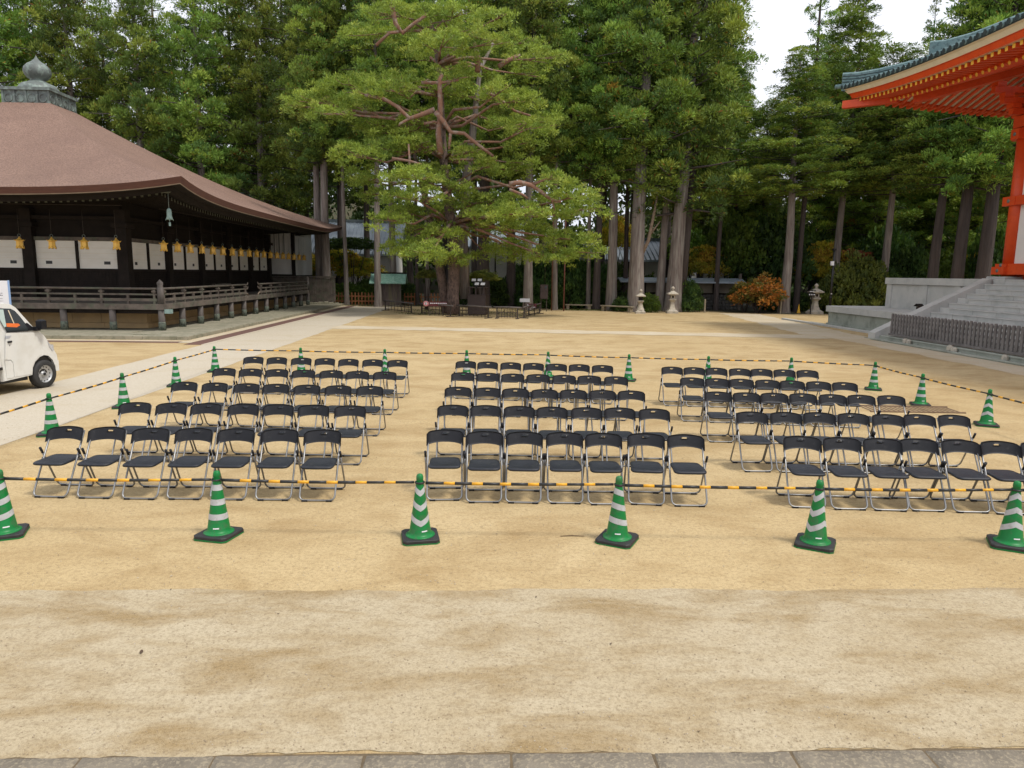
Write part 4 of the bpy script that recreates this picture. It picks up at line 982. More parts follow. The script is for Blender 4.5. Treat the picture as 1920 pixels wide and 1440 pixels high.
# wheel arch lining, wheels
b = MB(); b.tube([(.085+.33*math.cos(t), -.06, .40+.345*math.sin(t)) for t in [R(d) for d in range(-8, 189, 14)]], .014, 6); b.build('wheel_arch', M['black_plastic'], van)
MB().box(-.23, .385, -.02, .30, .34, .72).build('arch_liner', M['black_metal'], van)
def wheel(x, y, flip=False):
    w = empty('wheel', (x, y, .30)); w.parent = van
    b = MB(); b.lathe([(.19, -.085), (.27, -.09), (.295, -.07), (.30, -.03), (.30, .03), (.295, .07), (.27, .09), (.19, .085)], 32, cap=False); b.build('tyre', M['tyre'], w)
    b = MB(); b.lathe([(.0001, -.045), (.05, -.047), (.055, -.02), (.10, -.012), (.135, -.04), (.165, -.03), (.175, -.07), (.195, -.075), (.19, -.06), (.185, .06)][::-1], 32); r_ = b.build('rim', M['wheel_steel'], w)
    for k in range(12):
        t = k*math.pi/6; MB().lathe([(.0001, -.047), (.013, -.047), (.013, -.03)][::-1], 8, (.15*math.cos(t), .15*math.sin(t), .004)).build('vent_hole', M['black_metal'], w)
    for k in range(4):
        t = k*math.pi/2+.4; MB().lathe([(.0001, -.035), (.011, -.035), (.011, -.01)][::-1], 6, (.075*math.cos(t), .075*math.sin(t), 0)).build('wheel_nut', M['steel'], w)
    MB().lathe([(.0001, -.062), (.03, -.06), (.034, -.03)][::-1], 10).build('hub_cap', M['black_plastic'], w)
    w.rotation_euler[0] = R(-90) if not flip else R(90); w.location = (x, y, .301)
    return w
for c_ in (wheel(.085, 0.0), wheel(-2.2, .0), wheel(.085, 1.44, True), wheel(-2.2, 1.44, True)): c_.scale = (1.07, 1.07, 1.07); c_.location.z = .322
b = MB(); b.box(-.09, .05, -.26, -.11, 1.37, 1.58, 0, .03); b.build('mirror', M['black_plastic'], van); MB().box(-.14, -.02, -.16, -.05, 1.33, 1.42).build('mirror_arm', M['black_plastic'], van)
patch([(.22, 1.07), (.29, .985), (.385, .85), (.33, .82), (.25, .94)], .006, 'headlamp', M['lamp_glass']); MB().box(.26, .40, -.06, .25, .82, .97).build('headlamp', M['lamp_glass'], van)
MB().box(.40, .484, -.084, VW-.076, .35, .60).build('bumper', M['white_paint'], van); MB().box(-1.0, -.3, .02, 1.42, .24, .36).build('chassis', M['black_metal'], van)
b = MB(); b.quad([(-.08, .04, 1.38), (-.08, VW-.20, 1.38), (-.47, VW-.26, 1.865), (-.47, .10, 1.865)]); 
b.v = [(x+.02, y, z+.02) for x, y, z in b.v]; b.build('windscreen', M['glass_dark'], van)
patch([(-.80, 1.47), (-.56, 1.44), (-.46, 1.48), (-.50, 1.52), (-.80, 1.545)], .010, 'dashboard_cloth', M['orange'], van, .004)
patch([(-.93, 1.62), (-.86, 1.46), (-.81, 1.48), (-.81, 1.84), (-.97, 1.85)], .0095, 'window_notice', surf('pale_green_paper', (.42, .52, .48)), van, .003)
patch([(-.62, 1.53), (-.60, 1.53), (-.68, 1.82), (-.705, 1.82)], .0105, 'seat_belt', M['cream'], van, .003)
# load bed
MB().box(-3.0, -1.06, -.10, 1.52, .56, .64).build('bed_floor', M['white_paint'], van)
for y in (-.10, 1.48): MB().box(-3.0, -1.06, y, y+.04, .641, .95).build('bed_side', M['white_paint'], van)
MB().box(-1.04, -1.02, -.09, 1.5, .56, .98).build('bed_front', M['white_paint'], van); MB().box(-1.12, -1.05, -.125, -.101, .56, .62).build('bed_latch', M['black_metal'], van)
MB().box(-2.9, -.9, .35, .55, .36, .55).build('chassis_rail', M['black_metal'], van); MB().box(-2.9, -.9, .95, 1.15, .36, .55).build('chassis_rail', M['black_metal'], van)
# notice board on legs behind the truck
nb = empty('notice_board', (-12.95, 19.0, 0), R(2)); tag(nb, 'white notice board with faint printed lines standing behind the truck', 'notice board')
MB().box(-.42, .40, 0, .03, 1.60, 2.39).build('board', M['sign_white'], nb)
for (z, h, xa, xb) in ((2.26, .028, -.3, .14), (2.17, .045, -.3, .17), (2.06, .014, -.3, .26), (2.00, .03, -.3, .25), (1.92, .012, -.3, .25), (1.86, .012, -.3, .25)):
    x = xa
    while x < xb:
        w = random.uniform(.018, .035); MB().box(x, min(x+w, xb), -.003, 0, z, z+h*random.uniform(.6, 1)).build('printed_line', M['ink'], nb); x += w+.012
for x in (-.36, .34): MB().box(x-.02, x+.02, .03, .07, 0, 2.3).build('leg', M['steel'], nb)
MB().box(.402, .43, -.005, .035, 1.58, 2.40).build('blue_edge', surf('blue_edge', (.25, .38, .62)), nb)

# ================================================================== things round the old pine
def low_fence(x0, y0, x1, y1, n, label, h=.66):
    d = Vector((x1-x0, y1-y0)); L_ = d.length
    root = empty('low_fence', (x0, y0, 0), math.atan2(d.y, d.x)); tag(root, label, 'fence', 'low dark fences round the pine')
    for x in (0.06, L_-.06):
        MB().box(x-.035, x+.035, -.035, .035, 0.04, h).build('post', M['iron_dark'], root); MB().box(x-.08, x+.08, -.28, .28, 0, .05).build('foot', M['iron_dark'], root)
    b = MB(); b.tube([(-.18, 0, h+.02), (L_*.5, 0, h+.03), (L_+.18, 0, h+.015)], .05, 7); b.build('top_rail', M['wood_post'], root)
    MB().box(.06, L_-.06, -.018, .018, h*.58-.02, h*.58+.02).build('rail', M['iron_dark'], root); MB().box(.06, L_-.06, -.018, .018, .10, .14).build('rail', M['iron_dark'], root)
    for i in range(1, n):
        x = L_*i/n; MB().box(x-.014, x+.014, -.014, .014, .06, h-.02 if i % 2 == 0 else h*.85).build('bar', M['iron_dark'], root)
fp = [((722,582),(772,588)), ((790,589),(846,594)), ((860,593),(917,597)), ((930,597),(972,598)), ((982,597),(1012,588))]
fl = ['low dark rail fence beside the green roofed shed', 'low dark rail fence carrying the round red prohibition sign', 'low dark rail fence before the floodlight cabinet', 'low dark rail fence between the cabinet and the closely barred fence', 'closely barred low fence at the bend beneath the pine boughs']
for ((a, c), (e, g)), lb in zip(fp, fl):
    A = at_ground(a, c); B = at_ground(e, g); low_fence(A.x, A.y, B.x, B.y, 8 if lb[0] != 'c' else 12, lb)
def arrow_sign(px, py, Y, w, h, label, flip=False, round_sign=False):
    p = at_depth(px, py, Y); root = empty('rail_sign', (p.x, p.y, 0), R(4)); tag(root, label, 'sign')
    MB().box(-w/2, w/2, -.02, .0, p.z-h/2, p.z+h/2).build('board', M['sign_maroon'], root)
    if round_sign:
        b = MB(); b.lathe([(.0001, 0), (.17, 0), (.17, .012), (.0001, .012)], 20); o = b.build('disc', M['sign_white'], root); o.rotation_euler[0] = R(90); o.location = (-w/2+.02, -.024, p.z+.02)
        b = MB(); b.tube([(.135*math.cos(t), 0, .135*math.sin(t)) for t in [k/20*2*math.pi for k in range(20)]], .024, 5, closed=True); o = b.build('red_ring', M['sign_red'], root); o.location = (-w/2+.02, -.04, p.z+.02)
        MB().box(-w/2, -w/2+.04, -.052, -.036, p.z-.06, p.z+.10).build('symbol', M['ink'], root)
        x = -w/2+.28
        while x < w/2-.05:
            q = random.uniform(.06, .12); MB().box(x, x+q, -.026, -.02, p.z+.02, p.z+.07).build('lettering', M['sign_white'], root); x += q+.03
        x = .2
        while x < w/2-.05: MB().box(x, x+.09, -.026, -.02, p.z-.09, p.z-.04).build('lettering', M['sign_white'], root); x += .12
    else:
        MB().extrude([(-w/2+.02, p.z+.12), (-w/2+.10, p.z+.03), (w*.15, p.z+.02), (w*.15, p.z-.03), (-w/2+.10, p.z-.04), (-w/2+.02, p.z-.13)], -.028, -.02).build('arrow', M['sign_white'], root)
        MB().box(-.02, w/2-.08, -.026, -.02, p.z-.12, p.z-.08).build('lettering', M['sign_white'], root)
    for x in (-w*.3, w*.3): MB().box(x-.02, x+.02, .0, .04, 0.0, p.z+h/2-.02).build('leg', M['iron_dark'], root)
arrow_sign(818, 570, 45.4, 1.35, .30, 'maroon sign board with white lettering and round red prohibition disc', round_sign=True)
arrow_sign(997, 573, 46.5, .62, .26, 'maroon sign board with a white arrow by the bent fence')
p = at_depth(984, 563, 49); ws = empty('name_plate', (p.x, p.y, 0)); tag(ws, 'plain pale grey name plate on a post beneath the pine', 'sign')
MB().box(-.34, .34, -.02, .02, p.z-.12, p.z+.12).build('board', M['sign_white'], ws); MB().box(-.03, .03, .02, .06, 0, p.z+.1).build('post', M['iron_dark'], ws)
# floodlight cabinet
fc = empty('floodlight_cabinet', (-.80, 47.0, 0), R(-14)); tag(fc, 'dark brown steel cabinet carrying four white floodlights', 'floodlight')
MB().box(-.60, .60, -.45, .45, .05, 1.28).build('cabinet', M['brown_box'], fc); MB().box(-.64, .64, -.49, .49, 1.281, 1.32).build('lid', M['brown_box'], fc)
for x in (-.5, -.1, .45): MB().box(x-.05, x+.05, -.3, .3, 1.32, 1.75).build('upright', M['brown_box'], fc)
MB().box(-.62, .62, -.35, .35, 1.75, 1.81).build('shelf', M['brown_box'], fc)
for x, z, y in ((-.35, 2.22, .2), (.05, 2.22, .2), (-.02, 1.98, -.25), (.38, 1.98, -.25)):
    fl_ = empty('lamp_head', (x, y, z)); fl_.parent = fc; fl_.rotation_euler[0] = R(-38)
    MB().box(-.16, .16, -.06, .09, -.12, .12).build('housing', M['black_metal'], fl_); MB().box(-.14, .14, -.068, -.058, -.10, .10).build('glass', M['sign_white'], fl_)
    MB().box(-.03, .03, .0, .06, -.36, -.10).build('yoke', M['black_metal'], fl_)
# little shed with copper roof
sh = empty('small_shed', (-8.05, 57.0, 0)); tag(sh, 'small grey board shed with a green copper roof', 'shed')
for k in range(13):
    x = -.92+k*.142; MB().box(x-.069, x+.069, -.55, -.50, .12, 1.86).build('board', M['shed_wood'], sh)
MB().box(-.90, .90, -.499, .6, .10, 1.86).build('body', M['shed_wood'], sh)
for x in (-1.0, .95): MB().box(x-.06, x+.06, -.62, -.5, 0, 1.9).build('post', M['wood_grey'], sh)
MB().box(-1.0, 1.0, -.58, .62, 0, .11).build('base', M['plinth_stone'], sh)
r_ = MB().extrude([(-.95, 1.78), (0.05, 2.52), (1.0, 1.78), (1.0, 1.86), (.05, 2.60), (-.95, 1.86)], -1.38, 1.42, axis='x').build('roof', M['copper_green'], sh)
MB().box(-1.42, 1.46, -.03, .13, 2.56, 2.68).build('ridge', M['wood_dark'], r_)
for k in range(8):
    x = -1.36+k*.395; MB().beam((x, -.94, 1.885), (x, .04, 2.615), .025, .03).build('seam', M['copper_green'], r_)
# orange picket fence
of = empty('orange_picket_fence', (0, 58.6, 0)); tag(of, 'low orange-brown picket fence between the cedar trunks', 'fence')
for x0, x1 in ((-12.9, -9.2), (-7.0, -3.0)):
    for z in (.32, .72): MB().box(x0, x1, .0, .05, z-.05, z+.05).build('rail', M['orange_wood'], of)
    x = x0
    while x < x1: MB().box(x-.045, x+.045, -.04, -.002, .04, 1.02).build('picket', M['orange_wood'], of); x += .27
# benches
for i, (a, c) in enumerate((((1060, 581), (1110, 582)), ((1128, 583), (1186, 586)))):
    A = at_ground(*a); B = at_ground(*c); d = B-A; L_ = d.length
    o = empty('low_bench', A, math.atan2(d.y, d.x)); tag(o, 'low plank bench beside the dark cedar trunk' if i == 0 else 'low plank bench beside the smaller stone lantern', 'bench', 'low plank benches')
    MB().box(0, L_, -.22, .22, .36, .44, 0, .01).build('seat', M['bench_wood'], o)
    for x in (.2, L_-.2): MB().box(x-.1, x+.1, -.18, .18, 0, .36).build('leg', M['bench_wood'], o)
# switch box on legs
jb = empty('switch_box', (3.89, 52.0, 0)); tag(jb, 'brown steel switch box on thin legs beside a rusty pole', 'switch box')
MB().box(-.28, .28, -.18, .18, .90, 1.93).build('box', M['brown_box'], jb); MB().box(-.25, .25, -.195, -.181, .93, 1.42).build('door', M['brown_box'], jb); MB().box(-.25, .25, -.195, -.181, 1.46, 1.90).build('door', M['brown_box'], jb); MB().box(.04, .18, -.205, -.196, 1.66, 1.82).build('meter_window', M['glass_dark'], jb)
for x in (-.2, .2): MB().box(x-.03, x+.03, -.03, .03, 0, .9).build('leg', M['iron_dark'], jb)
MB().tube([(.06, 0, 1.93), (.06, 0, 6)], .015, 5).build('conduit', M['iron_dark'], jb)
for (x, y, hgt, m, lb) in ((4.55, 53.0, 7.5, 'rust', 'rusty orange prop pole under the pine bough'), (5.42, 52.6, 7.5, 'sign_maroon', 'dark red prop pole under the pine bough')):
    b = MB(); b.tube([(0, 0, 0), (0, 0, hgt)], .045, 8); o = b.build('prop_pole', M[m] if m == 'rust' else surf('red_pole', (.16, .04, .03), (.22, .10, .08), 6, .6), None, (x, y, 0)); tag(o, lb, 'pole')

# stone lanterns
def stone_lantern(x, y, hgt, label, dark_cage):
    o = empty('stone_lantern', (x, y, 0), R(random.uniform(-8, 8))); s = hgt/1.75; tag(o, label, 'stone lantern')
    MB().lathe([(.50, 0), (.50, .14), (.44, .16), (.36, .22), (.34, .24)], 4, rot=math.pi/4, smooth=False).build('base', M['lantern_stone'], o)
    MB().lathe([(.30, .24), (.22, .42), (.165, .60), (.15, .74), (.20, .80)], 4 if not dark_cage else 12, rot=math.pi/4, smooth=False).build('shaft', M['lantern_stone'], o)
    MB().lathe([(.20, .80), (.30, .86), (.30, .93), (.22, .95)], 4, rot=math.pi/4, smooth=False).build('platform', M['lantern_stone'], o)
    MB().lathe([(.20, .95), (.20, 1.20)], 4, rot=math.pi/4, smooth=False).build('light_box', M['wood_dark'] if dark_cage else M['lantern_stone'], o)
    if not dark_cage:
        for k in range(4):
            t = k*math.pi/2; MB().box(-.06, .06, -.143, -.138, 1.0, 1.15).build('light_window', M['wood_dark'], o)
            c_ = COL.objects[-1]; c_.rotation_euler[2] = t
    MB().lathe([(.36, 1.20), (.47, 1.23), (.47, 1.28), (.30, 1.36), (.14, 1.44), (.10, 1.46)], 4, rot=math.pi/4, smooth=False).build('roof', M['lantern_stone'], o)
    MB().lathe([(.07, 1.46), (.11, 1.50), (.05, 1.53), (.10, 1.58), (.12, 1.64), (.08, 1.70), (.0001, 1.76)], 12).build('jewel', M['lantern_stone'], o)
    o.scale = (s, s, s)
stone_lantern(10.67, 50.5, 1.72, 'stone lantern with a dark timber light box by the plank bench', True)
stone_lantern(13.13, 51.2, 1.93, 'pale stone lantern with a stone light box before the leaning cedar', False)
stone_lantern(24.1, 52.3, 2.25, 'taller stone lantern on a wide base behind the small black sign', False)
# small black direction sign
p = at_ground(1519, 589); q = at_depth(1523, 550, p.y); o = empty('direction_sign', p); tag(o, 'small black direction sign with white marks on a thin post', 'sign')
MB().box(-.03, .03, -.02, .02, 0, 2.0).build('post', M['black_metal'], o); MB().box(-.26, .26, -.05, -.02, q.z-.22, q.z+.22).build('board', M['black_metal'], o)
for k, x in enumerate((-.17, 0, .17)): MB().lathe([(.0001, 0), (.055, 0), (.055, .006), (.0001, .006)], 8).build('symbol', M['sign_white'], o); c_ = COL.objects[-1]; c_.rotation_euler[0] = R(90); c_.location = (x, -.052, q.z-.10)
for k in range(4): MB().box(-.18+k*.1, -.10+k*.1, -.056, -.05, q.z+.10, q.z+.16).build('lettering', M['sign_white'], o)
# yellow cone far off
yc = make_cone(0, 0, 'cone_yellow', True, 1.0, 'yellow_cone'); p = at_ground(1497, 588); yc.location = p; tag(yc, 'small plain yellow cone under the trees', 'traffic cone')
# lamp post
lp = empty('lamp_post', (24.6, 51.0, 0)); tag(lp, 'tall black lamp post with a small white box beside the terrace', 'lamp post')
MB().tube([(0, 0, 0), (0, 0, 4.6)], [.09, .07], 10).build('pole', M['black_metal'], lp); MB().box(-.22, -.02, -.16, .02, 3.55, 3.85).build('lamp_box', M['sign_white'], lp); MB().box(-.1, .1, -.1, .1, 4.6, 4.75).build('cap', M['black_metal'], lp); MB().lathe([(.10, 0), (.10, .12)], 10, (0, 0, 1.2)).build('collar', M['black_metal'], lp); MB().box(-.05, .02, -.12, -.05, 1.5, 1.58).build('socket', M['sign_white'], lp)
# gatehouse wall with roof, stone wall, banners
gw = empty('roofed_wall', (17.9, 57, 0)); tag(gw, 'beige wall with a shallow grey roof and dark stone footing', 'wall')
MB().box(-7.5, 1.9, 0, .5, 1.35, 2.1).build('plaster', M['beige_wall'], gw); MB().box(-7.5, 1.95, -.02, .52, 1.22, 1.35).build('beam', M['wood_dark'], gw)
for k in range(6): x = -7.4+k*1.85; MB().box(x-.08, x+.08, -.06, .0, 1.35, 2.12).build('post', M['wood_dark'], gw)
MB().extrude([(-.95, 2.12), (.25, 2.42), (1.45, 2.12), (1.45, 2.22), (.25, 2.52), (-.95, 2.22)], -7.7, 2.3, axis='x').build('roof', M['tile_blue'], gw)
MB().box(2.0, 2.2, -.1, .1, 0, 2.9).build('end_post', M['wood_grey'], gw)
for r_ in range(5):
    x = -7.4+random.uniform(0, .2)
    while x < 1.85:
        w = random.uniform(.22, .42); b = MB(); z0 = r_*.245
        b.lathe([(w*.40, .0), (w*.52, .05), (w*.54, .16), (w*.42, .23), (w*.2, .24)], 7, (x+w/2, .12, z0), smooth=False, sy=.9); b.build('stone', M['stone_wall'], gw); x += w
MB().box(-7.4, 1.85, .1, .48, 0, 1.22).build('wall_core', M['stone_wall'], gw)
for k, x in enumerate((14.8, 15.3)):
    o = empty('blue_banner', (x, 54.2, 0)); tag(o, 'upright blue banner with white marks, %s' % ('wider one beside the leaning cedar' if k == 0 else 'narrower one beside a thin post'), 'banner', 'blue banners')
    w = .22 if k == 0 else .14
    MB().box(-w, w, -.01, .01, .35, 1.45).build('cloth', M['sign_blue'], o); MB().tube([(-w-.02, 0, 0), (-w-.02, 0, 1.5)], .015, 5).build('pole', M['black_metal'], o); MB().box(-.25, .25, -.15, .15, 0, .10).build('foot', M['granite'], o)
    for j in range(4): MB().box(-w*.4, w*.4, -.016, -.0105, .55+j*.2, .67+j*.2).build('mark', M['sign_white'], o)
for (px, py, hh, lb) in ((1321, 586, 1.0, 'thin wooden marker post beside the blue banners'), (1463, 588, 1.3, 'thin pale marker post beside the cedar trunk')):
    p = at_ground(px, py); o = MB().box(-.05, .05, -.05, .05, 0, hh, 0, .03).build('marker_post', M['bench_wood'], None, p); tag(o, lb, 'post')
# houses far behind the trees
house('long house with blue grey tiled roof seen past the hall eave', -22, -10.5, 78, 86, 4.6, 8.2)
house('white walled house with blue roof glimpsed through the pine', -4, 5, 80, 88, 5.6, 8.0)
house('house with blue grey roof between the tall cedars', 10.5, 19.5, 70, 77, 4.2, 6.2)
house('pale roofed house low behind the roofed wall', 22, 29, 74, 80, 3.4, 5.4)

# ================================================================== vegetation
def unit(a): return a/np.maximum(np.linalg.norm(a, axis=1, keepdims=True), 1e-9)
def leaf_mesh(name, P, D, L_, W, C, mat, g, tilt=0.5, NR=None):
    """one four-cornered blade per row: root P, direction D, length, width, colour"""
    n = len(P); D = unit(D)
    up = np.tile(np.array([0, 0, 1.0]), (n, 1)); up = up if NR is None else NR; S = np.cross(D, up)+g.normal(0, tilt, (n, 3)); S = unit(S-D*np.sum(S*D, 1, keepdims=True))
    V = np.empty((n, 4, 3), np.float32)
    mid = P+D*(L_*.55)[:, None]; V[:, 0] = P; V[:, 1] = mid+S*(W*.5)[:, None]; V[:, 2] = P+D*L_[:, None]; V[:, 3] = mid-S*(W*.5)[:, None]
    me = bpy.data.meshes.new(name); me.vertices.add(4*n); me.vertices.foreach_set('co', V.ravel())
    me.loops.add(4*n); me.loops.foreach_set('vertex_index', np.arange(4*n, dtype=np.int32))
    me.polygons.add(n); me.polygons.foreach_set('loop_start', np.arange(0, 4*n, 4, dtype=np.int32))
    at = me.attributes.new('leaf', 'FLOAT_COLOR', 'POINT'); c4 = np.ones((n, 4, 4), np.float32); c4[:, :, :3] = C[:, None, :]; at.data.foreach_set('color', c4.ravel())
    me.materials.append(mat); me.update(calc_edges=True); return me
def puffs(centres, radii, per, colf, g, lmin, lmax, wr, flat=.8, shell=(0.55, 1.0), tang=.8):
    """rounded tufts: sprays lie over the tuft's surface like overlapping scales, tips turned up and out"""
    n = len(centres); idx = np.repeat(np.arange(n), per); k = len(idx)
    d = unit(g.normal(0, 1, (k, 3))); d[:, 2] = np.where(g.random(k) < .72, np.abs(d[:, 2]), d[:, 2])
    r = radii[idx]*g.uniform(shell[0], shell[1], k); P = centres[idx]+d*r[:, None]*np.array([1, 1, flat])
    t = np.cross(d, unit(g.normal(0, 1, (k, 3)))); D = unit(t)*tang+d*.75+np.array([0, 0, .30])
    L_ = g.uniform(lmin, lmax, k); W = L_*wr*g.uniform(.7, 1.3, k)
    return P, D, L_, W, colf(idx, k), d
def clumps(centres, radii, per, colf, g, lmin, lmax, wr, upb=0.35, flat=1.0, shell=(0.25, 0.85)):
    """leaf sprays bristling outwards from each clump centre"""
    n = len(centres); idx = np.repeat(np.arange(n), per); k = len(idx)
    d = unit(g.normal(0, 1, (k, 3))); d[:, 2] = np.abs(d[:, 2])*np.where(g.random(k) < .78, 1, -1); d[:, 2] *= flat
    r = radii[idx]*g.uniform(shell[0], shell[1], k)
    P = centres[idx]+d*r[:, None]
    D = d+np.array([0, 0, upb])+g.normal(0, .28, (k, 3)); L_ = g.uniform(lmin, lmax, k); W = L_*wr*g.uniform(.7, 1.3, k)
    return P, D, L_, W, colf(idx, k)
def palette(cols, wts, g, jit=0.16, dead=0.0):
    cols = np.array(cols); wts = np.array(wts)/sum(wts)
    def f(idx, k):
        n = idx.max()+1; c = cols[g.choice(len(cols), n, p=wts)]*g.uniform(1-jit, 1+jit, (n, 1))
        cc = c[idx]*g.uniform(.7, 1.35, (k, 1)); od = g.random(k) < dead; cc[od] = np.array((.30, .15, .03))*g.uniform(.7, 1.2, (od.sum(), 1)); return np.clip(cc, 0, 1)
    return f
CED = [(.12, .20, .036), (.16, .25, .042), (.21, .30, .048), (.27, .345, .056), (.085, .15, .037), (.36, .19, .035)]
def cedar_crown(seed, sparse=False, H=30.0, zb=8.0, Rm=5.0):
    g = np.random.default_rng(seed); cs = []; rs = []; limbs = MB()
    nbr = 60 if sparse else 112
    for i in range(nbr):
        f = (i+g.random())/nbr; z = zb+(H-zb-0.5)*f
        shape = (1-f)**.62*(.62+.38*min(1, f/.18)) if not sparse else (1-f)**.8*.8
        wob_ = .82+.22*math.sin(z*1.3+seed)+.16*math.sin(z*2.9+seed*2)+.14*math.sin(3*i*2.39996+seed); R_ = Rm*shape*wob_*g.uniform(.68, 1.18)+.35; a = i*2.39996+g.normal(0, .35)
        droop = g.uniform(-.28, .10); ca, sa = math.cos(a), math.sin(a)
        tip = np.array([ca*R_, sa*R_, z+R_*droop+.25])
        if f < .95: limbs.tube([(0, 0, z), (ca*R_*.5, sa*R_*.5, z+R_*droop*.3), tuple(tip)], [.07*(1-f)+.025, .045*(1-f)+.02, .012], 4, cap=False)
        m = max(1, int(R_/.62))
        for j in range(m):
            q = .30+.72*(j+g.random()*.8)/m if m > 1 else .8
            side = g.normal(0, .28*R_*q*.5+.12); p = np.array([ca*R_*q-sa*side, sa*R_*q+ca*side, z+R_*droop*q*q+.25*q+g.normal(0, .18)])
            cs.append(p); rs.append(g.uniform(.40, .92)*(1.0 if not sparse else .6))
    cs = np.array(cs); rs = np.array(rs)
    P, D, L_, W, C, NR = puffs(cs, rs, 190 if not sparse else 95, palette(CED, (3, 4, 4, 2.5, 2.5, .05), g, .22, .02), g, .16, .36, .25, .8, (.55, 1.0), .5)
    return leaf_mesh('crown', P, D, L_, W, C, M['cedar_leaf'], g, .45, NR), limbs.mesh('limbs', M['cedar_dark'])
CROWNS = [cedar_crown(100+i) for i in range(5)]+[cedar_crown(200, True), cedar_crown(201, True)]
def cedar(px, Y, H, zb, R_, var, tr, label, grp=None, base=None, lean=0.0, leany=0.0, bark='cedar_bark', rot=None):
    X = (at_depth(px, 560, Y).x) if base is None else base
    o = empty('cedar_tree', (X, Y, 0)); tag(o, label, 'tree', grp)
    b = MB(); n = 9; pts = []; rr = []
    for i in range(n+1):
        t = i/n; wv = .10*math.sin(t*5+px); pts.append((lean*H*t+wv*min(1, t*4), leany*H*t, H*.985*t)); rr.append(tr*((1-t)**.75*.92+.02)*(1+.35*max(0, 1-t*14)))
    pts.insert(1, (0, 0, .5)); rr.insert(1, tr*1.08)
    b.tube(pts, rr, 12, cap=False); b.build('trunk', M[bark], o)
    lm, cm = CROWNS[var][1], CROWNS[var][0]; k = (H-zb)/22.0
    for me, nm in ((cm, 'crown'), (lm, 'limbs')):
        c = link(nm, me, o); c.scale = (R_/5, R_/5, k); c.location = (lean*zb, leany*zb, zb-8*k); c.rotation_euler = (0, 0, rot if rot is not None else random.uniform(0, 6.28))
        if nm == 'limbs': c['kind'] = 'stuff'
        if lean: c.rotation_euler[1] = math.atan(lean)*.8
    return o
LAB = 'tall cedar with a %s trunk %s'
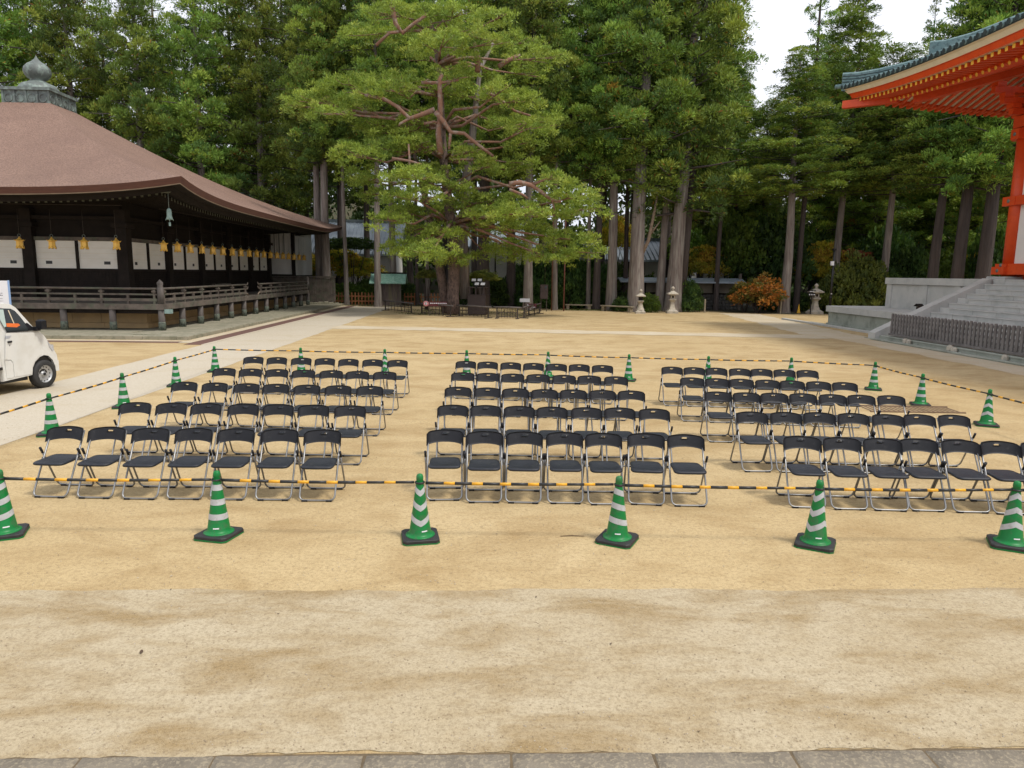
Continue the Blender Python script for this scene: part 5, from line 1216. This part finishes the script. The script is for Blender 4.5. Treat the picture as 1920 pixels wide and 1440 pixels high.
F_ = [ # px, Y, H, crown base, R, variant, trunk radius, label, lean, bark
    (452, 67, 33, 9.5, 4.6, 0, .36, LAB % ('straight grey', 'rising behind the bark roof slope'), 0, 'cedar_bark'),
    (601, 58.8, 31, 10.5, 3.6, 1, .34, LAB % ('grey', 'close against its twin by the board fence'), 0.0, 'cedar_bark'),
    (614, 57.9, 30, 11, 3.6, 2, .40, LAB % ('thicker grey', 'twin of the one by the board fence end'), 0.0, 'cedar_bark'),
    (650, 58.2, 28, 11, 3.2, 3, .20, LAB % ('slim grey', 'rising through the orange picket fence'), 0, 'cedar_bark'),
    (709, 56.2, 30, 11, 3.6, 4, .28, LAB % ('grey', 'standing at the left post of the small shed'), 0, 'cedar_bark'),
    (738, 60, 30, 11, 3.6, 0, .32, LAB % ('grey', 'rising directly behind the small shed roof'), 0, 'cedar_bark'),
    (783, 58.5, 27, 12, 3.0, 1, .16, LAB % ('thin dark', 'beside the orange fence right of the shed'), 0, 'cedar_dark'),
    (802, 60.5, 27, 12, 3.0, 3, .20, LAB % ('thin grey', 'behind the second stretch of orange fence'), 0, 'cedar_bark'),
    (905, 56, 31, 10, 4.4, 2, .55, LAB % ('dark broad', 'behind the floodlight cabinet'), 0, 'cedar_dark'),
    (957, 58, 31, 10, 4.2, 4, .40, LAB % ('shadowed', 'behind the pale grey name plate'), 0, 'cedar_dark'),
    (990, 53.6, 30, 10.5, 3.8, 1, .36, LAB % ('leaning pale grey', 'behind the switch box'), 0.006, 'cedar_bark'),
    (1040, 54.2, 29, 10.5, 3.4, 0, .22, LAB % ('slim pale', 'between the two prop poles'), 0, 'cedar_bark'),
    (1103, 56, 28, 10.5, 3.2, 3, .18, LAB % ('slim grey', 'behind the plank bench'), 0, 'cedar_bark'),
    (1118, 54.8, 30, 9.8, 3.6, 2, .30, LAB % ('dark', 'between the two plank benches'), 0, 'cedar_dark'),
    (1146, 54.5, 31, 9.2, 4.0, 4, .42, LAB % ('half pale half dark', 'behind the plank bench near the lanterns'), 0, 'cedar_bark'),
    (1172, 57, 30, 10, 3.6, 1, .22, LAB % ('narrow dark', 'just beside the big forked cedar'), 0, 'cedar_dark'),
    (1192, 52.9, 32, 10.2, 4.6, 0, .62, 'big cedar with a broad pale trunk and bare side branch by the lantern', 0.004, 'cedar_bark'),
    (1237, 54.2, 29, 10, 3.6, 3, .36, LAB % ('leaning grey', 'between the two stone lanterns'), 0.018, 'cedar_bark'),
    (1262, 53.4, 32, 7.2, 5.6, 2, .62, 'huge leaning cedar with a double trunk behind the pale stone lantern', 0.028, 'cedar_bark'),
    (1343, 56.2, 24.0, 8.0, 3.6, 4, .22, LAB % ('slim dark', 'standing before the roofed wall'), 0, 'cedar_dark'),
    (1471, 53.2, 19.0, 8.5, 4.4, 1, .40, LAB % ('straight grey', 'beside the orange maple'), 0, 'cedar_bark'),
    (1494, 55.0, 29.0, 10, 2.6, 5, .24, LAB % ('dark', 'behind the yellow cone with a thin open crown'), 0.004, 'cedar_dark'),
    (1562, 57, 24.8, 9.0, 4.9, 0, .34, LAB % ('leaning pale', 'behind the black lamp post'), 0.020, 'cedar_bark'),
    (1652, 55, 19.8, 9.0, 4.4, 3, .36, LAB % ('grey', 'rising behind the terrace corner'), 0.004, 'cedar_bark'),
    (1700, 66, 28.0, 9, 2.6, 6, .25, LAB % ('hidden', 'with a thin feathery top against the sky'), 0, 'cedar_dark'),
    (1745, 50.5, 19.5, 9.0, 4.0, 2, .42, LAB % ('brown', 'first behind the upper terrace edge'), 0.008, 'cedar_dark'),
    (1790, 49, 30, 8.8, 4.2, 4, .46, LAB % ('dark brown', 'second behind the upper terrace edge'), 0.005, 'cedar_dark'),
    (1836, 48, 30, 8.8, 4.4, 1, .52, LAB % ('broad dark', 'nearest the vermilion pillar'), 0.012, 'cedar_dark'),
    (1905, 52, 30, 7.0, 4.4, 0, .45, LAB % ('hidden', 'behind the vermilion pillar'), 0, 'cedar_dark'),
]
for (px, Y, H, zb, R_, v, tr, lb, ln, bk) in F_: cedar(px, Y, H, zb, R_, v, tr, lb, 'tall cedars round the courtyard', lean=ln, bark=bk)
# the second trunk of the huge cedar and the bare branch of the big one
c = [o for o in COL.objects if o.get('label', '').startswith('huge leaning')][0]
b = MB(); b.tube([(.55, .5, 0), (.83, .5, 6), (1.17, .5, 13), (1.55, .5, 24)], [.50, .42, .34, .12], 12); b.build('trunk', M['cedar_dark'], c)
c = [o for o in COL.objects if o.get('label', '').startswith('big cedar with a broad')][0]
for pts, rr in (([(0.1, -.1, 3.8), (.7, -.3, 5.2), (1.0, -.35, 7.0), (1.3, -.3, 9.0)], [.16, .13, .11, .05]), ([(.78, -.3, 5.6), (1.5, -.4, 6.6)], [.09, .03])):
    b = MB(); b.tube(pts, rr, 7); b.build('bare_branch', surf('bare_branch_bark', (.27, .20, .14), (.17, .12, .09), 4, .9), c)
# cedars standing behind the bark roof
HB_ = [(-36, 66, 33, 6.5, 5.2, 1), (30, 62, 32, 6, 5.0, 0), (95, 67, 33, 7, 5.0, 2), (165, 63, 31, 6, 4.8, 3), (225, 68, 26, 7, 4.6, 4), (285, 62, 30, 6.5, 4.6, 1), (392, 63, 30, 7.5, 4.4, 0), (320, 71, 31, 6, 5.2, 6), (352, 74, 27, 6, 4.6, 2), (500, 64, 30, 8, 4.4, 3), (548, 71, 32, 8, 4.8, 4)]
for i, (px, Y, H, zb, R_, v) in enumerate(sorted(HB_)): cedar(px, Y, H, zb, R_, v, .42, 'dense cedar behind the bark roof, %s counted from the jewel finial towards the courtyard' % ORD[i+1], 'cedars behind the bark roof')
BK = [(580, 74, 33, 6, 4.6, 0), (640, 78, 33, 7, 4.6, 2), (690, 70, 32, 7.5, 4.6, 1), (770, 70, 31, 7, 4.6, 3), (835, 76, 33, 7, 4.8, 4), (890, 68, 32, 7, 4.4, 0), (960, 72, 33, 7.5, 4.6, 1), (1015, 66, 31, 7, 4.2, 2), (1060, 74, 27, 7, 4.4, 3), (1125, 66, 32, 6.5, 4.6, 4), (1180, 72, 34, 7, 4.8, 0), (1245, 64, 32, 7, 4.8, 1), (1310, 70, 31, 6, 4.6, 3), (1372, 66, 20.5, 5.5, 3.6, 2),
      (1420, 64, 17.5, 4.5, 4.2, 4), (1520, 66, 24, 5, 4.8, 2), (1590, 70, 24.5, 5, 4.8, 1), (1630, 63, 20, 4.5, 4.4, 3), (1690, 68, 21.5, 4.5, 4.8, 0), (1760, 62, 21, 4.5, 4.6, 2), (1830, 62, 31, 5, 5.2, 4), (1890, 68, 33, 5, 5.2, 3), (1960, 62, 33, 5, 5.2, 1), (1800, 74, 30, 5, 5.0, 0)]
ORD += ['twenty-third', 'twenty-fourth', 'twenty-fifth']
for i, (px, Y, H, zb, R_, v) in enumerate(sorted(BK)):
    if px < 1260: zb += 4.5; R_ *= .86
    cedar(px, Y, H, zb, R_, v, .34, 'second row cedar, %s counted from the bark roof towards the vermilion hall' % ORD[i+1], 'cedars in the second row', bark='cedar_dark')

# ---- the old pine
PN = [(.26, .39, .066), (.32, .455, .074), (.37, .50, .086), (.20, .32, .058), (.40, .51, .105)]
PY0 = 46.7
gp_ = np.random.default_rng(55)
pads = [(480,60,130),(620,55,110),(350,150,120),(540,130,110),(690,190,120),(610,260,120),(880,190,110),(1020,200,130),(1140,255,110),(790,130,90),(740,60,90),(920,80,80),
 (280,390,150),(120,450,130),(420,375,110),(45,470,60),(510,360,90),(400,560,90),(480,590,110),(200,500,90),(300,470,80),
 (760,330,90),(800,420,90),(620,590,90),(850,520,100),(1000,560,110),(1100,560,110),(1170,530,70),(930,440,90),(700,500,70),(880,330,90),(1080,330,80),
 (330,690,110),(450,660,100),(560,640,90),(300,790,80),(400,800,90),(560,790,110),(650,770,100),(720,830,100),(880,740,90),(980,760,110),(1050,730,70),(780,680,80),
 (430,870,100),(560,880,110),(640,960,110),(760,930,120),(850,900,120),(930,960,120),(1050,950,110),(1180,900,100),(1200,820,90),(1290,880,110),(1340,930,90),(1230,960,90),(1210,790,60),
 (520,950,80),(450,980,80),(600,1030,80),(700,1040,100),(820,1030,110),(950,1010,110),(1060,1020,100),(1160,1060,110),(1270,1070,110),(1330,1130,90),(1180,1150,110),(1050,1140,80),(560,1120,90),(650,1130,100),(760,1160,80),(500,1090,70),(1000,1100,90),(900,1130,70)]
pads += [(gp_.uniform(330, 1080), gp_.uniform(120, 1000), gp_.uniform(60, 95)) for _ in range(12)]
pine = empty('old_pine', (0, 0, 0)); tag(pine, 'spreading old pine with bright layered boughs and reddish twisted limbs', 'tree')
tk = [at_depth(x, y, PY0) for x, y in ((848, 588), (849, 560), (851, 520), (852, 470), (846, 420), (838, 360), (832, 300), (828, 240), (826, 180), (822, 120), (812, 60), (800, 10))]
MB().tube(tk, [.50, .41, .38, .36, .33, .30, .27, .24, .20, .16, .12, .07], 14).build('trunk', M['pine_bark'], pine)
t2 = [at_depth(x, y, PY0+.6) for x, y in ((838, 586), (832, 545), (824, 500), (815, 450), (803, 400), (797, 370), (785, 320), (775, 280))]
MB().tube(t2, [.36, .31, .28, .26, .23, .20, .15, .1], 12).build('trunk', M['pine_bark'], pine)
t3 = [at_depth(x, y, PY0+1.2) for x, y in ((872, 560), (868, 440), (875, 330), (884, 270), (892, 200), (900, 130), (925, 80))]
MB().tube(t3, [.36, .32, .30, .27, .2, .14, .08], 10).build('trunk', M['cedar_bark'], pine)
ctr = []; rad = []
for (x, y, hw) in pads:
    px, py = 540+x/2.4, y/2.4; spread_ = 4.6*math.sqrt(max(0.05, 1-((px-840)/330)**2))
    dy = gp_.uniform(-1, .8)*spread_; P = at_depth(px, py, PY0+dy); R_ = hw/2.4*PY0/1331*1.02
    m = int(14+R_*R_*12)
    for j in range(m):
        a = gp_.uniform(0, 6.283); q = math.sqrt(gp_.random())*1.12; ctr.append((P.x+math.cos(a)*q*R_, P.y+math.sin(a)*q*R_*.9, P.z+.30*(1-q*q)*R_*.6-.1+gp_.normal(0, .20)-.25*q*gp_.random())); rad.append(gp_.uniform(.20, .36))
    s0 = min(tk[4:], key=lambda t: (t-P).length+(3 if t.z > P.z+.3 else 0)+abs(t.z-P.z+1.0)*.6)
    d = P-s0; rb = .028+.013*min(5, d.length)
    kn = Vector((gp_.normal(0, .25), gp_.normal(0, .25), gp_.normal(0, .25)))
    bpts = [s0, s0.lerp(P, .3)+Vector((0, 0, .25))+kn, s0.lerp(P, .62)-kn*.7+Vector((0, 0, -.05)), P+Vector((0, 0, -.12))]
    MB().tube(bpts, [rb*1.25, rb, rb*.75, .025], 7).build('limb', M['pine_limb'], pine)
    for j in range(4):
        a = gp_.uniform(0, 6.28); MB().tube([bpts[2].lerp(bpts[3], .2+.2*j), P+Vector((math.cos(a)*R_*.5, math.sin(a)*R_*.5, -.12)), P+Vector((math.cos(a)*R_*.9, math.sin(a)*R_*.9, -.02))], [.03, .022, .01], 5).build('twig', M['pine_limb'], pine)
ctr = np.array(ctr); rad = np.array(rad)
P, D, L_, W, C, NR = puffs(ctr, rad, 62, palette(PN, (3, 4, 3, 2, 1.2), gp_, .10), gp_, .12, .26, .22, .6, (.3, 1.0), .55)
link('crown', leaf_mesh('crown', P, D, L_, W, C, M['pine_leaf'], gp_, .5, NR), pine)
for pts, dep, r_ in (([(826,290),(822,250),(826,205),(824,150),(829,140)], -2.6, .20), ([(815,205),(790,215),(768,222),(745,200),(720,185),(684,178)], -2.8, .15), ([(768,222),(750,232),(748,236)], -2.8, .09),
                     ([(816,210),(832,228),(845,248),(870,250),(892,268),(925,293)], -2.9, .15), ([(845,248),(842,280)], -2.9, .10), ([(790,155),(828,155),(860,150)], -2.6, .10), ([(795,232),(815,228),(822,230)], -2.7, .09),
                     ([(955,345),(975,342),(995,347),(1015,360),(1035,375),(1052,378)], -3.6, .15), ([(955,355),(980,365),(990,372)], -3.6, .09), ([(1035,375),(1040,395)], -3.6, .05), ([(1000,347),(1015,340),(1035,330)], -3.6, .06),
                     ([(905,168),(940,188),(965,208),(995,217)], -2.5, .10), ([(735,10),(742,45),(755,62),(775,45),(800,28)], -2.4, .15), ([(705,85),(730,62),(750,60)], -2.4, .10), ([(895,135),(897,110),(890,80)], -2.2, .17), ([(935,125),(955,112),(975,102)], -2.2, .15),
                     ([(768,320),(768,300),(766,270)], -3.5, .08), ([(735,297),(768,302),(790,308)], -3.5, .09), ([(800,378),(830,365),(840,360)], -3, .12), ([(812,452),(828,440),(845,425)], -1, .08)):
    MB().tube([at_depth(x, y, PY0+dep) for x, y in pts], [r_*(1-.55*i/len(pts)) for i in range(len(pts))], 9).build('limb', M['pine_limb'], pine)

# ---- shrubs, maples and understorey
def shrub_mesh(seed, cols, wts, per=48, n=170, lmin=.10, lmax=.20, wr=.55, layered=False):
    g = np.random.default_rng(seed); a = unit(g.normal(0, 1, (n, 3))); a[:, 2] = np.abs(a[:, 2])
    r = g.uniform(.55, 1.0, n); c = a*r[:, None]; c[:, 2] = c[:, 2]*.95+.05
    if layered: c[:, 2] = np.round(c[:, 2]*5)/5+g.normal(0, .03, n)
    c[:, :2] *= (1+.12*np.sin(3*np.arctan2(c[:, 1], c[:, 0])+seed))[:, None]
    P, D, L_, W, C, NR = puffs(c, g.uniform(.10, .22, n), per, palette(cols, wts, g), g, lmin*.6, lmax*.6, wr)
    return leaf_mesh('foliage', P, D, L_, W, C, M['shrub_leaf'], g, .5, NR)
DG = [(.06, .115, .028), (.08, .14, .032), (.105, .17, .036), (.045, .085, .026)]
SH = {'dark': shrub_mesh(1, DG, (3, 3, 1, 2)), 'green': shrub_mesh(2, [(.10, .18, .03), (.135, .21, .034), (.075, .13, .026)], (3, 2, 2)),
      'olive': shrub_mesh(3, [(.12, .135, .03), (.155, .165, .032), (.08, .10, .026)], (2, 2, 2)), 'yellow': shrub_mesh(4, [(.48, .40, .05), (.36, .36, .05), (.46, .30, .05), (.18, .24, .04)], (3, 2, 1, 2)),
      'orange': shrub_mesh(5, [(.38, .15, .03), (.30, .12, .03), (.24, .16, .04), (.12, .13, .03)], (3, 2, 2, 2), layered=True), 'red': shrub_mesh(6, [(.30, .09, .04), (.34, .14, .07), (.24, .08, .04)], (2, 2, 2), layered=True)}
def bush(px, py, Y, rx, rz, kind, label, grp=None, zb=0.0, name='shrub', trunk=False, cat='shrub', ry=None):
    p = at_depth(px, py, Y); o = empty(name, (p.x, Y, 0)); tag(o, label, cat, grp)
    f = link('foliage', SH[kind], o); f.scale = (rx, ry or rx, rz); f.location = (0, 0, zb); f.rotation_euler[2] = random.uniform(0, 6.28)
    b = MB(); s = MB()
    for k in range(4):
        a = k*1.6+px; s.tube([(.08*math.cos(a), .08*math.sin(a), 0), (.25*rx*math.cos(a), .25*rx*math.sin(a), zb*.6+.15*rz), (.5*rx*math.cos(a), .5*rx*math.sin(a), zb+.45*rz)], [.05*max(1, rx*.6), .04, .015], 6)
    s.build('stems', M['cedar_dark'], o)
    return o
row = [(1010, 57, 1.5, 2.2), (1035, 58, 1.5, 2.6), (1062, 57, 1.5, 2.4), (1085, 58.5, 1.6, 3.0), (1108, 57.5, 1.4, 2.4), (1130, 59, 1.6, 3.2), (1160, 58, 1.5, 2.6), (1180, 57.5, 1.4, 2.0), (1150, 61, 1.8, 3.6), (1215, 60, 1.5, 2.6), (1235, 58, 1.4, 2.2),
       (985, 58.5, 1.5, 2.6), (960, 59, 1.5, 2.4), (930, 58, 1.4, 2.2), (870, 60, 1.5, 2.2), (1025, 61, 1.6, 3.6), (1070, 62, 1.8, 4.0), (1110, 62, 1.8, 3.8), (990, 62, 1.8, 3.6), (760, 62, 1.2, 1.8), (690, 62, 1.3, 2.0)]
for i, (px, Y, rx, rz) in enumerate(sorted(row)): bush(px, 575, Y, rx, rz, 'dark', 'dark thicket shrub between the cedar trunks, %s counted from the small shed' % ORD[i+1], 'thicket shrubs between the trunks')
bush(1218, 585, 52.2, .85, 1.3, 'green', 'rounded green shrub between the two stone lanterns'); bush(1290, 585, 53.6, 1.1, 2.2, 'dark', 'tall dark clipped shrub right of the pale stone lantern'); bush(1165, 583, 53.0, .8, 1.0, 'dark', 'low dark shrub beside the bare branched cedar')
bush(1420, 585, 52.8, 2.0, 1.9, 'orange', 'low spreading maple turning orange beside the straight grey cedar', name='maple', zb=.75, cat='tree'); bush(1395, 585, 53.6, 1.3, 1.3, 'olive', 'olive green low tree leaning beside the orange maple', zb=.8, name='small_tree', cat='tree')
bush(1490, 585, 56.5, 1.4, 1.5, 'dark', 'dark shrub behind the marker post'); bush(1450, 585, 55.2, 1.0, 1.1, 'dark', 'dark shrub under the orange maple edge')
bush(1548, 585, 55.5, 1.6, 2.6, 'olive', 'olive shrub behind the tall stone lantern'); bush(1605, 585, 53.0, 2.3, 4.0, 'olive', 'large rounded olive green tree rising over the terrace', name='small_tree', cat='tree', zb=.3); bush(1645, 585, 55.5, 2.2, 3.2, 'dark', 'dark rounded tree behind the terrace corner', name='small_tree', cat='tree')
bush(1540, 480, 60, 2.2, 2.8, 'yellow', 'yellowing tree left of the black lamp post', zb=2.6, name='autumn_tree', cat='tree'); bush(1600, 480, 60, 1.6, .8, 'red', 'salmon red maple spray behind the rounded olive tree', zb=4.2, name='maple', cat='tree'); bush(1735, 520, 60, 2.4, 1.4, 'red', 'salmon red maple low behind the upper terrace', zb=2.0, name='maple', cat='tree')
bush(1440, 470, 61, 3.6, 5.5, 'dark', 'dark broadleaved tree filling the gap behind the orange maple', zb=2.2, name='broadleaf_tree', cat='tree'); bush(1375, 470, 60, 2.6, 4.6, 'green', 'fresh green broadleaved tree behind the roofed wall', zb=3.0, name='broadleaf_tree', cat='tree'); bush(1320, 480, 59.5, 2.0, 2.2, 'yellow', 'yellow and orange autumn tree behind the roofed wall', zb=2.8, name='autumn_tree', cat='tree')
bush(1500, 470, 64, 3.2, 5.0, 'dark', 'dark tree deep in shade behind the yellow cone', zb=2.0, name='broadleaf_tree', cat='tree'); bush(1150, 440, 63, 1.8, 2.6, 'yellow', 'bright yellow autumn tree seen between cedar trunks', zb=5.0, name='autumn_tree', cat='tree'); bush(1290, 470, 63, 2.0, 3.0, 'green', 'green tree seen past the huge cedar trunk', zb=3.5, name='broadleaf_tree', cat='tree')
bush(635, 480, 67, 2.6, 2.0, 'yellow', 'yellow leaved tree behind the orange picket fence', zb=2.6, name='autumn_tree', cat='tree'); bush(680, 490, 66, 2.2, 1.6, 'yellow', 'smaller yellow leaved tree behind the orange picket fence', zb=2.2, name='autumn_tree', cat='tree'); bush(645, 540, 61, 1.7, 1.7, 'green', 'rounded green garden shrub behind the orange fence'); bush(685, 545, 62, 1.6, 1.5, 'green', 'second rounded green shrub nearer the shed'); bush(575, 500, 68, 2.2, 2.6, 'yellow', 'yellow green tree seen over the board fence', zb=1.5, name='autumn_tree', cat='tree')
bush(660, 470, 64, 2.8, 1.0, 'dark', 'dark flat layered garden pine behind the fence', zb=4.6, name='garden_pine', cat='tree'); bush(1660, 470, 60, 3.0, 5.5, 'dark', 'dark tree filling the shade behind the terrace', zb=1.0, name='broadleaf_tree', cat='tree'); bush(1770, 480, 58, 2.4, 3.2, 'green', 'green tree between the dark trunks behind the upper terrace', zb=1.6, name='broadleaf_tree', cat='tree'); bush(1710, 480, 57, 2.0, 4.0, 'dark', 'dark tree left of the brown trunks', zb=1.0, name='broadleaf_tree', cat='tree'); bush(1815, 480, 60, 2.2, 3.0, 'yellow', 'yellow green tree between dark trunks near the pillar', zb=1.6, name='autumn_tree', cat='tree'); bush(1860, 470, 56, 2.2, 5.5, 'dark', 'dark leafy tree beside the vermilion pillar', zb=.8, name='broadleaf_tree', cat='tree')
bush(905, 520, 52, 1.2, .7, 'olive', 'olive brown low bough by the floodlight cabinet', zb=2.2, name='maple', cat='tree'); bush(800, 530, 52.5, .8, .6, 'olive', 'small olive brown bough beside the leaning pine trunk', zb=2.3, name='maple', cat='tree')
# far wood: a wooded rise that closes the view
gf = np.random.default_rng(77)
nf = 1500; cx_ = gf.uniform(-95, 95, nf); cz_ = gf.uniform(0, 1, nf)**.8; top = 15+3*np.sin(cx_*.11)+2*np.sin(cx_*.31+1)
cc = np.stack([cx_, 88+10*cz_+gf.normal(0, 1.5, nf), cz_*top], 1)
P, D, L_, W, C, NR = puffs(cc, gf.uniform(1.2, 2.4, nf), 70, palette(DG+[(.07, .10, .02)], (3, 3, 2, 3, 1), gf), gf, .4, .9, .55)
o = link('far_wood', leaf_mesh('far_wood', P, D, L_, W, C, M['forest_leaf'], gf, .5, NR)); tag(o, 'dark wooded slope closing the view behind the cedars', 'wood', kind='stuff')
hl = MB(); hl.grid(lambda u, v: (-150+300*u, 92+60*v, 0.01+(11+2.5*math.sin(u*33)+1.5*math.sin(u*90))*min(1, v*3.2)), 80, 10); tag(hl.build('hill', M['soil']), kind='structure')
# grass tufts round the pine and along the fences
gg = np.random.default_rng(9); n = 9000
areas = [(-6.5, 3.2, 45.5, 52.5), (-13, -3, 57.0, 59.5), (4, 14, 53.2, 55)]
P = np.concatenate([np.stack([gg.uniform(a, b_, n//3), gg.uniform(c_, d_, n//3), np.full(n//3, .002)], 1) for a, b_, c_, d_ in areas])
keep = (np.sin(P[:, 0]*1.1)+np.sin(P[:, 1]*1.7+P[:, 0]*.6)+gg.normal(0, .5, len(P))) > .35; P = P[keep]; k = len(P)
D = np.stack([gg.normal(0, .5, k), gg.normal(0, .5, k), np.ones(k)], 1); C = np.array([(.10, .13, .03), (.15, .16, .05), (.08, .11, .025)])[gg.integers(0, 3, k)]
o = link('grass', leaf_mesh('grass', P, D, gg.uniform(.05, .14, k), gg.uniform(.02, .035, k), C, M['grass'], gg)); tag(o, 'thin patchy grass under the pine and trees', 'grass', kind='stuff')
